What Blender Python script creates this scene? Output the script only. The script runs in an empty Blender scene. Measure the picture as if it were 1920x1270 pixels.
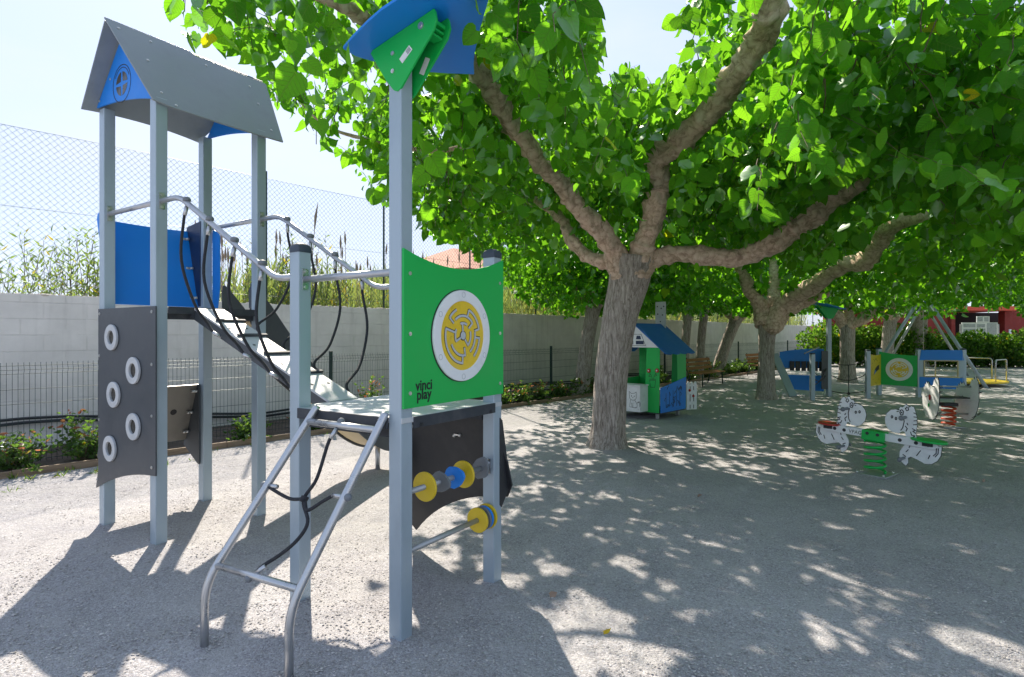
import bpy, bmesh, math, random
import numpy as np
from mathutils import Vector, Matrix, noise

R = math.radians
rnd = random.Random(7)
rng = np.random.default_rng(11)
sc = bpy.context.scene
col = sc.collection

# ------------------------------------------------------------------ camera, sky, sun, exposure
EYE = 1.65
FOC = 1090.0            # focal length in pixels of the 1920 wide photograph
HOR = 628.0             # horizon row of the photograph
cam = bpy.data.cameras.new('camera')
cam.sensor_width = 36
cam.lens = 36 * FOC / 1920
cam.shift_y = -(635 - HOR) / 1920
cam.clip_start = 0.05
cam.clip_end = 600
cam_o = bpy.data.objects.new('camera', cam)
col.objects.link(cam_o)
cam_o.location = (0, 0, EYE)
cam_o.rotation_euler = (R(90), 0, 0)
sc.camera = cam_o

SUN_AZ, SUN_EL = R(-20), R(45)
world = bpy.data.worlds.new('World')
sc.world = world
world.use_nodes = True
wn = world.node_tree
bg = wn.nodes['Background']
sky = wn.nodes.new('ShaderNodeTexSky')
sky.sky_type = 'NISHITA'
sky.sun_disc = False
sky.sun_elevation = SUN_EL
sky.sun_rotation = SUN_AZ
sky.air_density = 1.0
sky.dust_density = 0.8
sky.ozone_density = 1.6
gam = wn.nodes.new('ShaderNodeGamma')          # softer step between zenith and horizon
gam.inputs[1].default_value = 0.30
tint = wn.nodes.new('ShaderNodeMixRGB'); tint.blend_type = 'MULTIPLY'; tint.inputs[0].default_value = 1
tint.inputs[2].default_value = (.87, .955, 1.17, 1)
hsv = wn.nodes.new('ShaderNodeHueSaturation'); hsv.inputs['Saturation'].default_value = 1.0
wn.links.new(sky.outputs[0], hsv.inputs['Color'])
wn.links.new(hsv.outputs[0], gam.inputs[0])
wn.links.new(gam.outputs[0], tint.inputs[1])
# thin veil of high cloud
wtc = wn.nodes.new('ShaderNodeTexCoord'); wmp = wn.nodes.new('ShaderNodeMapping'); wmp.inputs['Scale'].default_value = (1.2, 1.2, 4.0)
wno = wn.nodes.new('ShaderNodeTexNoise'); wno.inputs['Scale'].default_value = 2.2; wno.inputs['Detail'].default_value = 7; wno.inputs['Roughness'].default_value = .55
wmr = wn.nodes.new('ShaderNodeMapRange'); wmr.inputs['From Min'].default_value = .42; wmr.inputs['From Max'].default_value = .72; wmr.inputs['To Max'].default_value = .45
wmx = wn.nodes.new('ShaderNodeMixRGB'); wmx.inputs[2].default_value = (1.62, 1.66, 1.70, 1)
wn.links.new(wtc.outputs['Generated'], wmp.inputs[0]); wn.links.new(wmp.outputs[0], wno.inputs['Vector']); wn.links.new(wno.outputs['Fac'], wmr.inputs[0])
wn.links.new(wmr.outputs[0], wmx.inputs[0]); wn.links.new(tint.outputs[0], wmx.inputs[1]); wn.links.new(wmx.outputs[0], bg.inputs[0])
bg.inputs[1].default_value = 0.125
sun = bpy.data.lights.new('sun', 'SUN')
sun.energy = 2.0
sun.angle = R(0.6)
sun.color = (1.0, 0.89, 0.75)
sun_o = bpy.data.objects.new('sun', sun)
col.objects.link(sun_o)
sd = Vector((math.sin(SUN_AZ) * math.cos(SUN_EL), math.cos(SUN_AZ) * math.cos(SUN_EL), math.sin(SUN_EL)))
sun_o.rotation_euler = sd.to_track_quat('Z', 'Y').to_euler()
sc.view_settings.view_transform = 'Standard'
sc.view_settings.look = 'None'
sc.view_settings.gamma = 1
sc.view_settings.exposure = 2.28
sc.cycles.max_bounces = 8
sc.cycles.transmission_bounces = 5
sc.cycles.diffuse_bounces = 6

# ------------------------------------------------------------------ helpers
def PX(x, y, Z):
    """a pixel of the photograph at distance Z -> point in the place"""
    return Vector(((x - 960) / FOC * Z, Z, EYE - (y - HOR) / FOC * Z))

def tag(o, label=None, cat=None, group=None, kind=None):
    if label: o['label'] = label
    if cat: o['category'] = cat
    if group: o['group'] = group
    if kind: o['kind'] = kind
    return o

def empty(name, loc=(0, 0, 0), rz=0.0, label=None, cat=None, group=None):
    o = bpy.data.objects.new(name, None)
    o.empty_display_size = 0.1
    col.objects.link(o)
    o.location = loc
    o.rotation_euler = (0, 0, rz)
    return tag(o, label, cat, group)

def children_of(o):
    return [c for c in bpy.data.objects if c.parent == o]

def copy_tree(o, parent=None):
    c = o.copy()
    col.objects.link(c)
    c.parent = parent
    for ch in children_of(o):
        copy_tree(ch, c)
    return c

class MB:
    def __init__(s):
        s.v = []; s.f = []; s.sm = []
    def add(s, vs, fs, smooth=False):
        b = len(s.v)
        s.v += [tuple(v) for v in vs]
        for f in fs:
            s.f.append(tuple(i + b for i in f)); s.sm.append(smooth)
    def box(s, c, size, rz=0.0, M=None):
        hx, hy, hz = size[0] / 2, size[1] / 2, size[2] / 2
        vs = [Vector((x, y, z)) for x in (-hx, hx) for y in (-hy, hy) for z in (-hz, hz)]
        if M is None: M = Matrix.Rotation(rz, 3, 'Z')
        vs = [M @ v + Vector(c) for v in vs]
        s.add(vs, [(0, 1, 3, 2), (4, 6, 7, 5), (0, 4, 5, 1), (2, 3, 7, 6), (0, 2, 6, 4), (1, 5, 7, 3)])
        return s
    def bar(s, a, b, w, h, up=(0, 0, 1)):
        a, b = Vector(a), Vector(b)
        d = b - a; L = d.length; d.normalize()
        side = d.cross(Vector(up))
        if side.length < 1e-4: side = d.cross(Vector((1, 0, 0)))
        side.normalize(); u = side.cross(d)
        M = Matrix((d, side, u)).transposed()
        return s.box((a + b) / 2, (L, w, h), M=M)
    def tube(s, pts, r, n=10, caps=True, smooth=True, jitter=None):
        pts = [Vector(p) for p in pts]
        rs = r if isinstance(r, (list, tuple)) else [r] * len(pts)
        t0 = (pts[1] - pts[0]).normalized()
        ref = Vector((0, 0, 1)) if abs(t0.z) < 0.9 else Vector((1, 0, 0))
        nrm = t0.cross(ref).normalized()
        rings = []
        for i, p in enumerate(pts):
            if i == 0: t = pts[1] - pts[0]
            elif i == len(pts) - 1: t = pts[-1] - pts[-2]
            else: t = (pts[i + 1] - pts[i]).normalized() + (pts[i] - pts[i - 1]).normalized()
            if t.length < 1e-9: t = t0.copy()
            t.normalize()
            nrm = (nrm - t * nrm.dot(t))
            if nrm.length < 1e-6: nrm = t.cross(Vector((0.3, 0.5, 0.8)))
            nrm.normalize()
            bn = t.cross(nrm)
            ring = []
            for k in range(n):
                a = 2 * math.pi * k / n
                rr = rs[i]
                d = nrm * math.cos(a) + bn * math.sin(a)
                if jitter: rr = jitter(p, d, rr, i)
                ring.append(p + d * rr)
            rings.append(ring)
        vs = [v for rg in rings for v in rg]
        fs = []
        for i in range(len(rings) - 1):
            for k in range(n):
                k2 = (k + 1) % n
                fs.append((i * n + k, i * n + k2, (i + 1) * n + k2, (i + 1) * n + k))
        if caps:
            fs.append(tuple(range(n))[::-1])
            fs.append(tuple((len(rings) - 1) * n + k for k in range(n)))
        s.add(vs, fs, smooth)
        return s
    def panel(s, pts, O, A, B, t):
        """pts 2-D outline, plane O + a*A + b*B, thickness t backwards (away from A x B)"""
        O, A, B = Vector(O), Vector(A).normalized(), Vector(B).normalized()
        N = A.cross(B)
        n = len(pts)
        f0 = [O + A * p[0] + B * p[1] for p in pts]
        f1 = [q - N * t for q in f0]
        s.add(f0 + f1, [tuple(range(n)), tuple(range(2 * n - 1, n - 1, -1))] +
              [(i, n + i, n + (i + 1) % n, (i + 1) % n) for i in range(n)])
        return s
    def ring(s, c, A, B, r0, r1, t, a0=0.0, a1=2 * math.pi, n=40, sx=1.0):
        c, A, B = Vector(c), Vector(A).normalized(), Vector(B).normalized()
        N = A.cross(B)
        full = abs(a1 - a0 - 2 * math.pi) < 1e-6
        m = n if full else n + 1
        vs = []
        for k in range(m):
            a = a0 + (a1 - a0) * k / n
            d = A * math.cos(a) * sx + B * math.sin(a)
            vs += [c + d * r0, c + d * r1, c + d * r1 - N * t, c + d * r0 - N * t]
        fs = []
        for k in range(n):
            j = ((k + 1) % m) * 4; i = k * 4
            for q in range(4):
                fs.append((i + q, j + q, j + (q + 1) % 4, i + (q + 1) % 4))
        if not full:
            fs.append((0, 1, 2, 3)); e = (m - 1) * 4; fs.append((e + 3, e + 2, e + 1, e))
        s.add(vs, fs)
        return s
    def disc(s, c, A, B, r, t, n=32, sx=1.0):
        return s.panel([(r * sx * math.cos(2 * math.pi * k / n), r * math.sin(2 * math.pi * k / n)) for k in range(n)], c, A, B, t)
    def ribbon(s, pts, O, A, B, w=0.004, t=0.0015):
        """a drawn line on a plane, as a thin raised strip"""
        for (p, q) in zip(pts[:-1], pts[1:]):
            dx, dy = q[0] - p[0], q[1] - p[1]
            L = math.hypot(dx, dy)
            if L < 1e-6: continue
            nx, ny = -dy / L * w / 2, dx / L * w / 2
            ex, ey = dx / L * w * .3, dy / L * w * .3
            s.panel([(p[0] - nx - ex, p[1] - ny - ey), (q[0] - nx + ex, q[1] - ny + ey), (q[0] + nx + ex, q[1] + ny + ey), (p[0] + nx - ex, p[1] + ny - ey)], O, A, B, t)
        return s
    def ball(s, c, r, n=10, m=7, sc_=(1, 1, 1)):
        c = Vector(c)
        vs = [c + Vector((0, 0, r * sc_[2]))]
        for i in range(1, m):
            th = math.pi * i / m
            for k in range(n):
                a = 2 * math.pi * k / n
                vs.append(c + Vector((r * sc_[0] * math.sin(th) * math.cos(a), r * sc_[1] * math.sin(th) * math.sin(a), r * sc_[2] * math.cos(th))))
        vs.append(c - Vector((0, 0, r * sc_[2])))
        fs = [(0, 1 + k, 1 + (k + 1) % n) for k in range(n)]
        for i in range(m - 2):
            for k in range(n):
                a = 1 + i * n + k; b = 1 + i * n + (k + 1) % n
                fs.append((a, a + n, b + n, b))
        e = len(vs) - 1; o = 1 + (m - 2) * n
        fs += [(o + k, e, o + (k + 1) % n) for k in range(n)]
        s.add(vs, fs, True)
        return s
    def build(s, name, mat, parent=None, bevel=0.0, seg=2, kind=None):
        me = bpy.data.meshes.new(name)
        me.from_pydata(s.v, [], s.f)
        me.polygons.foreach_set('use_smooth', s.sm)
        me.materials.append(mat)
        me.update()
        o = bpy.data.objects.new(name, me)
        col.objects.link(o)
        if parent: o.parent = parent
        if kind: o['kind'] = kind
        if bevel:
            md = o.modifiers.new('bevel', 'BEVEL')
            md.width = bevel; md.segments = seg; md.limit_method = 'ANGLE'; md.angle_limit = R(40)
        return o

def smooth_path(pts, per=6):
    pts = [Vector(p) for p in pts]
    P = [pts[0] * 2 - pts[1]] + pts + [pts[-1] * 2 - pts[-2]]
    out = []
    for i in range(1, len(P) - 2):
        a, b, c, d = P[i - 1], P[i], P[i + 1], P[i + 2]
        for k in range(per):
            t = k / per
            out.append(0.5 * ((2 * b) + (c - a) * t + (2 * a - 5 * b + 4 * c - d) * t * t + (3 * b - a - 3 * c + d) * t ** 3))
    out.append(pts[-1])
    return out

def lerp_list(vals, per):
    out = []
    for a, b in zip(vals[:-1], vals[1:]):
        out += [a + (b - a) * k / per for k in range(per)]
    return out + [vals[-1]]

def round_path(pts, r, seg=5):
    """polyline with rounded corners"""
    pts = [Vector(p) for p in pts]
    out = [pts[0]]
    for i in range(1, len(pts) - 1):
        a, b, c = pts[i - 1], pts[i], pts[i + 1]
        d0 = (a - b); d1 = (c - b)
        rr = min(r, d0.length * .45, d1.length * .45)
        p0 = b + d0.normalized() * rr; p1 = b + d1.normalized() * rr
        for k in range(seg + 1):
            t = k / seg
            out.append(p0 * (1 - t) ** 2 + b * 2 * t * (1 - t) + p1 * t * t)
    out.append(pts[-1])
    return out

def arc_pts(p, q, sag, n=10):
    """points from p to q bulging by sag to the left of the direction p->q"""
    p, q = Vector(p), Vector(q)
    d = q - p; nn = Vector((-d.y, d.x)).normalized()
    return [tuple(p + d * (k / n) + nn * sag * 4 * (k / n) * (1 - k / n)) for k in range(n + 1)]

def text_mesh(s, name, mat, parent, size, M, ext=0.001, lines=None, sx=1.0, spacing=1.0, line=1.0, bold=0.0):
    cu = bpy.data.curves.new(name, 'FONT')
    cu.body = s; cu.size = size; cu.extrude = ext; cu.space_character = spacing; cu.space_line = line
    cu.offset = bold
    cu.align_x = 'CENTER'; cu.align_y = 'CENTER'; cu.resolution_u = 4
    tmp = bpy.data.objects.new(name, cu)
    col.objects.link(tmp)
    bpy.context.view_layer.update()
    me = bpy.data.meshes.new_from_object(tmp.evaluated_get(bpy.context.evaluated_depsgraph_get()))
    bpy.data.objects.remove(tmp)
    me.transform(M @ Matrix.Diagonal((sx, 1, 1, 1)))
    me.materials.clear(); me.materials.append(mat)
    o = bpy.data.objects.new(name, me)
    col.objects.link(o); o.parent = parent
    return o

def frameM(O, A, B):
    A, B = Vector(A).normalized(), Vector(B).normalized(); N = A.cross(B)
    M = Matrix((A, B, N)).transposed().to_4x4()
    M.translation = Vector(O)
    return M

# ------------------------------------------------------------------ materials
def mat(name, color, rough=0.6, metal=0.0, spec=0.5):
    m = bpy.data.materials.new(name); m.use_nodes = True
    p = m.node_tree.nodes['Principled BSDF']
    p.inputs['Base Color'].default_value = (*color, 1)
    p.inputs['Roughness'].default_value = rough
    p.inputs['Metallic'].default_value = metal
    p.inputs['Specular IOR Level'].default_value = spec
    return m

def worn(name, color, rough=0.45, metal=0.0, amount=0.12, scale=6.0, bump=0.0, bscale=200.0, streak=None, dark=None):
    """painted / plastic surface with faint dust, uneven gloss"""
    m = mat(name, color, rough, metal)
    nt = m.node_tree; N = nt.nodes; L = nt.links; p = N['Principled BSDF']
    tc = N.new('ShaderNodeTexCoord'); mp = N.new('ShaderNodeMapping')
    L.new(tc.outputs['Object'], mp.inputs[0])
    if streak: mp.inputs['Scale'].default_value = streak
    no = N.new('ShaderNodeTexNoise'); no.inputs['Scale'].default_value = scale; no.inputs['Detail'].default_value = 8; no.inputs['Roughness'].default_value = .65
    L.new(mp.outputs[0], no.inputs['Vector'])
    cr = N.new('ShaderNodeValToRGB')
    c = Vector(color)
    d = Vector(dark) if dark else c * (1 - amount * 1.6)
    l = c * (1 - amount) + Vector((.55, .52, .47)) * amount
    cr.color_ramp.elements[0].position = .3; cr.color_ramp.elements[0].color = (*d, 1)
    cr.color_ramp.elements[1].position = .75; cr.color_ramp.elements[1].color = (*l, 1)
    e = cr.color_ramp.elements.new(.5); e.color = (*c, 1)
    L.new(no.outputs['Fac'], cr.inputs[0]); L.new(cr.outputs[0], p.inputs['Base Color'])
    mr = N.new('ShaderNodeMapRange'); mr.inputs['From Min'].default_value = .3; mr.inputs['From Max'].default_value = .7
    mr.inputs['To Min'].default_value = max(.05, rough - .1); mr.inputs['To Max'].default_value = min(1, rough + .15)
    L.new(no.outputs['Fac'], mr.inputs[0]); L.new(mr.outputs[0], p.inputs['Roughness'])
    if bump:
        n2 = N.new('ShaderNodeTexNoise'); n2.inputs['Scale'].default_value = bscale; n2.inputs['Detail'].default_value = 4
        L.new(tc.outputs['Object'], n2.inputs['Vector'])
        b = N.new('ShaderNodeBump'); b.inputs['Strength'].default_value = bump; b.inputs['Distance'].default_value = .01
        L.new(n2.outputs['Fac'], b.inputs['Height']); L.new(b.outputs[0], p.inputs['Normal'])
    return m

M = {}
M['post'] = worn('post_paint', (.36, .445, .51), .38, .25, .08, 3, .06, 300, streak=(1, 1, .3))
M['cap'] = worn('cap_rubber', (.035, .05, .075), .5, 0, .08)
M['slate'] = worn('slate_panel', (.056, .066, .077), .42, 0, .05, 4, .05, 400)
M['roof'] = worn('roof_panel', (.22, .255, .275), .42, 0, .10, 3, .05, 400)
M['black'] = worn('black_panel', (.022, .024, .028), .5, 0, .06, 5, .05, 400)
M['blue'] = worn('blue_panel', (.004, .21, .72), .45, 0, .02, 3, .05, 400)
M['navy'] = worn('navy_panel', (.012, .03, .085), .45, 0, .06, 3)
M['green'] = worn('green_panel', (.003, .44, .075), .42, 0, .02, 3, .05, 400)
M['yellow'] = worn('yellow_panel', (.70, .50, .015), .42, 0, .08, 6)
M['maze'] = worn('maze_disc', (.78, .54, .015), .35, 0, .12, 8)
M['white'] = worn('white_panel', (.80, .82, .83), .42, 0, .10, 5)
M['ringgrey'] = worn('grip_ring', (.50, .53, .55), .5, 0, .10, 8)
M['steel'] = worn('brushed_steel', (.50, .52, .54), .30, .9, .10, 14, .05, 300)
M['zinc'] = worn('zinc_tube', (.45, .47, .50), .36, .75, .12, 10)
M['bolt'] = mat('bolt_steel', (.65, .65, .63), .3, .9)
M['rope'] = worn('rope', (.022, .025, .032), .75, 0, .08, 60, .6, 500)
M['rubber'] = worn('deck_edge', (.035, .042, .052), .65, 0, .10, 6)
M['deck'] = worn('deck_surface', (.50, .53, .55), .42, 0, .14, 5, .15, 350)
M['cream'] = worn('slide_underside', (.52, .42, .24), .5, 0, .10, 3)
M['taupe'] = worn('taupe_panel', (.20, .185, .16), .38, .1, .10, 3)
M['ink'] = mat('ink', (.012, .013, .016), .6)
M['smoke'] = mat('smoked_pane', (.05, .045, .035), .15)
M['greypl'] = worn('grey_plate', (.16, .18, .20), .5, 0, .08)
M['red'] = worn('red_paint', (.42, .018, .012), .45, 0, .08, 5)
M['orange'] = worn('orange_spring', (.55, .06, .012), .4, 0, .08, 8)
M['wood'] = None
M['deepblue'] = worn('roof_blue', (.003, .12, .46), .6, 0, .03, 3, .05, 400)
M['greyboard'] = worn('grey_board', (.42, .45, .46), .5, 0, .12, 5)  # plain grey tone for the playhouse chimney board

def gravel_mat():
    m = bpy.data.materials.new('gravel'); m.use_nodes = True
    nt = m.node_tree; N = nt.nodes; L = nt.links; p = N['Principled BSDF']
    p.inputs['Roughness'].default_value = .9; p.inputs['Specular IOR Level'].default_value = .25
    tc = N.new('ShaderNodeTexCoord')
    def vor(scale, seed):
        mp = N.new('ShaderNodeMapping'); mp.inputs['Location'].default_value = (seed, seed * .7, 0)
        L.new(tc.outputs['Object'], mp.inputs[0])
        nz = N.new('ShaderNodeTexNoise'); nz.inputs['Scale'].default_value = scale * .8; nz.inputs['Detail'].default_value = 2
        L.new(mp.outputs[0], nz.inputs['Vector'])
        mx = N.new('ShaderNodeMixRGB'); mx.blend_type = 'ADD'; mx.inputs[0].default_value = .012
        L.new(mp.outputs[0], mx.inputs[1]); L.new(nz.outputs['Color'], mx.inputs[2])
        v = N.new('ShaderNodeTexVoronoi'); v.inputs['Scale'].default_value = scale
        L.new(mx.outputs[0], v.inputs['Vector'])
        return v
    v1 = vor(95, 0.0); v2 = vor(210, 3.1)
    def ramp(src, cols):
        sp = N.new('ShaderNodeSeparateColor'); L.new(src, sp.inputs[0])
        cr = N.new('ShaderNodeValToRGB'); cr.color_ramp.interpolation = 'CONSTANT'
        els = cr.color_ramp.elements
        els[0].position = 0; els[0].color = (*cols[0], 1)
        els[1].position = 1 / len(cols); els[1].color = (*cols[1], 1)
        for i, c in enumerate(cols[2:], 2):
            e = els.new(i / len(cols)); e.color = (*c, 1)
        L.new(sp.outputs[0], cr.inputs[0])
        return cr
    pal = [(0.415, 0.406, 0.411), (0.327, 0.312, 0.315), (0.504, 0.5, 0.516), (0.379, 0.368, 0.378), (0.237, 0.228, 0.24), (0.451, 0.434, 0.432), (0.576, 0.582, 0.605), (0.352, 0.35, 0.368), (0.282, 0.275, 0.287), (0.433, 0.434, 0.463)]
    r1 = ramp(v1.outputs['Color'], pal); r2 = ramp(v2.outputs['Color'], pal[::-1])
    mx = N.new('ShaderNodeMixRGB'); mx.inputs[0].default_value = .45
    L.new(r1.outputs[0], mx.inputs[1]); L.new(r2.outputs[0], mx.inputs[2])
    big = N.new('ShaderNodeTexNoise'); big.inputs['Scale'].default_value = .9; big.inputs['Detail'].default_value = 6; big.inputs['Roughness'].default_value = .6
    L.new(tc.outputs['Object'], big.inputs['Vector'])
    mr = N.new('ShaderNodeMapRange'); mr.inputs['From Min'].default_value = .3; mr.inputs['From Max'].default_value = .7
    mr.inputs['To Min'].default_value = .86; mr.inputs['To Max'].default_value = 1.12
    L.new(big.outputs['Fac'], mr.inputs[0])
    mu = N.new('ShaderNodeVectorMath'); mu.operation = 'SCALE'
    L.new(mx.outputs[0], mu.inputs[0]); L.new(mr.outputs[0], mu.inputs['Scale'])
    # dusty tint patches
    b2 = N.new('ShaderNodeTexNoise'); b2.inputs['Scale'].default_value = 3.5; b2.inputs['Detail'].default_value = 8
    L.new(tc.outputs['Object'], b2.inputs['Vector'])
    cr = N.new('ShaderNodeValToRGB'); cr.color_ramp.elements[0].position = .42; cr.color_ramp.elements[0].color = (0, 0, 0, 1)
    cr.color_ramp.elements[1].position = .72; cr.color_ramp.elements[1].color = (.5, .5, .5, 1)
    L.new(b2.outputs['Fac'], cr.inputs[0])
    m3 = N.new('ShaderNodeMixRGB'); m3.inputs[2].default_value = (.48, .475, .465, 1)
    L.new(cr.outputs[0], m3.inputs[0]); L.new(mu.outputs[0], m3.inputs[1])
    L.new(m3.outputs[0], p.inputs['Base Color'])
    # height from cells
    def hgt(v, s):
        a = N.new('ShaderNodeMath'); a.operation = 'MULTIPLY_ADD'; a.inputs[1].default_value = -s; a.inputs[2].default_value = s
        L.new(v.outputs['Distance'], a.inputs[0]); return a
    h1 = hgt(v1, 1.0); h2 = hgt(v2, .5)
    sm = N.new('ShaderNodeMath'); sm.operation = 'ADD'; L.new(h1.outputs[0], sm.inputs[0]); L.new(h2.outputs[0], sm.inputs[1])
    sp = N.new('ShaderNodeSeparateColor'); L.new(v1.outputs['Color'], sp.inputs[0])
    s2 = N.new('ShaderNodeMath'); s2.operation = 'MULTIPLY_ADD'; s2.inputs[1].default_value = .8
    L.new(sp.outputs[1], s2.inputs[0]); L.new(sm.outputs[0], s2.inputs[2])
    b = N.new('ShaderNodeBump'); b.inputs['Strength'].default_value = .8; b.inputs['Distance'].default_value = .0065
    L.new(s2.outputs[0], b.inputs['Height'])
    n3 = N.new('ShaderNodeTexNoise'); n3.inputs['Scale'].default_value = 5; n3.inputs['Detail'].default_value = 6
    L.new(tc.outputs['Object'], n3.inputs['Vector'])
    bb = N.new('ShaderNodeBump'); bb.inputs['Strength'].default_value = .5; bb.inputs['Distance'].default_value = .05
    L.new(n3.outputs['Fac'], bb.inputs['Height']); L.new(b.outputs[0], bb.inputs['Normal'])
    L.new(bb.outputs[0], p.inputs['Normal'])
    return m

def leaf_mat(name, base, trans, var=0.5, yellow=.03):
    m = bpy.data.materials.new(name); m.use_nodes = True
    nt = m.node_tree; N = nt.nodes; L = nt.links
    N.remove(N['Principled BSDF']); out = N['Material Output']
    g = N.new('ShaderNodeNewGeometry')
    def rampc(c, lo, hi):
        cr = N.new('ShaderNodeValToRGB'); els = cr.color_ramp.elements
        c = Vector(c)
        els[0].position = 0; els[0].color = (*(c * lo), 1)
        els[1].position = 1 - yellow * 1.5; els[1].color = (c[0] * hi * 1.15, c[1] * hi, c[2] * hi * .9, 1)
        e = els.new(.5); e.color = (*c, 1)
        e = els.new(1 - yellow * .5); e.color = (c[1] * 1.25 * hi, c[1] * 1.05 * hi, c[2] * .5, 1)
        L.new(g.outputs['Random Per Island'], cr.inputs[0])
        return cr
    cb = rampc(base, 1 - var * .5, 1 + var * .5); ct = rampc(trans, 1 - var * .35, 1 + var * .25)
    df = N.new('ShaderNodeBsdfDiffuse'); tr = N.new('ShaderNodeBsdfTranslucent'); gl = N.new('ShaderNodeBsdfGlossy')
    L.new(cb.outputs[0], df.inputs[0]); L.new(ct.outputs[0], tr.inputs[0])
    gl.inputs['Roughness'].default_value = .38; gl.inputs['Color'].default_value = (.9, 1, .95, 1)
    a = N.new('ShaderNodeMixShader'); a.inputs[0].default_value = .5
    L.new(df.outputs[0], a.inputs[1]); L.new(tr.outputs[0], a.inputs[2])
    fr = N.new('ShaderNodeFresnel'); fr.inputs[0].default_value = 1.4
    mm = N.new('ShaderNodeMath'); mm.operation = 'MULTIPLY'; mm.inputs[1].default_value = .13; L.new(fr.outputs[0], mm.inputs[0])
    b = N.new('ShaderNodeMixShader'); L.new(mm.outputs[0], b.inputs[0])
    L.new(a.outputs[0], b.inputs[1]); L.new(gl.outputs[0], b.inputs[2])
    L.new(b.outputs[0], out.inputs[0])
    return m

def bark_mat(name, c0, c1, c2, scale, stretch, bump):
    m = bpy.data.materials.new(name); m.use_nodes = True
    nt = m.node_tree; N = nt.nodes; L = nt.links; p = N['Principled BSDF']
    p.inputs['Roughness'].default_value = .9; p.inputs['Specular IOR Level'].default_value = .15
    tc = N.new('ShaderNodeTexCoord'); mp = N.new('ShaderNodeMapping'); mp.inputs['Scale'].default_value = stretch
    L.new(tc.outputs['Object'], mp.inputs[0])
    n1 = N.new('ShaderNodeTexNoise'); n1.inputs['Scale'].default_value = scale; n1.inputs['Detail'].default_value = 10; n1.inputs['Roughness'].default_value = .7; n1.inputs['Distortion'].default_value = .8
    L.new(mp.outputs[0], n1.inputs['Vector'])
    v = N.new('ShaderNodeTexVoronoi'); v.feature = 'DISTANCE_TO_EDGE'; v.inputs['Scale'].default_value = scale * 1.1
    mx = N.new('ShaderNodeMixRGB'); mx.blend_type = 'ADD'; mx.inputs[0].default_value = .25
    L.new(mp.outputs[0], mx.inputs[1]); L.new(n1.outputs['Color'], mx.inputs[2]); L.new(mx.outputs[0], v.inputs['Vector'])
    ad = N.new('ShaderNodeMath'); ad.operation = 'MULTIPLY_ADD'; ad.inputs[1].default_value = .9
    L.new(v.outputs['Distance'], ad.inputs[0]); L.new(n1.outputs['Fac'], ad.inputs[2])
    cr = N.new('ShaderNodeValToRGB'); e = cr.color_ramp.elements
    e[0].position = .38; e[0].color = (*c0, 1); e[1].position = .95; e[1].color = (*c2, 1)
    q = e.new(.62); q.color = (*c1, 1)
    L.new(ad.outputs[0], cr.inputs[0]); L.new(cr.outputs[0], p.inputs['Base Color'])
    b = N.new('ShaderNodeBump'); b.inputs['Strength'].default_value = bump; b.inputs['Distance'].default_value = .03
    L.new(ad.outputs[0], b.inputs['Height']); L.new(b.outputs[0], p.inputs['Normal'])
    return m

def wood_mat(name, c0, c1):
    m = bpy.data.materials.new(name); m.use_nodes = True
    nt = m.node_tree; N = nt.nodes; L = nt.links; p = N['Principled BSDF']
    p.inputs['Roughness'].default_value = .75
    tc = N.new('ShaderNodeTexCoord'); mp = N.new('ShaderNodeMapping'); mp.inputs['Scale'].default_value = (1, 14, 14)
    L.new(tc.outputs['Object'], mp.inputs[0])
    n = N.new('ShaderNodeTexNoise'); n.inputs['Scale'].default_value = 2.5; n.inputs['Detail'].default_value = 8
    L.new(mp.outputs[0], n.inputs['Vector'])
    cr = N.new('ShaderNodeValToRGB'); cr.color_ramp.elements[0].position = .35; cr.color_ramp.elements[0].color = (*c0, 1)
    cr.color_ramp.elements[1].position = .7; cr.color_ramp.elements[1].color = (*c1, 1)
    L.new(n.outputs['Fac'], cr.inputs[0]); L.new(cr.outputs[0], p.inputs['Base Color'])
    b = N.new('ShaderNodeBump'); b.inputs['Strength'].default_value = .4; b.inputs['Distance'].default_value = .004
    L.new(n.outputs['Fac'], b.inputs['Height']); L.new(b.outputs[0], p.inputs['Normal'])
    return m

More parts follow.
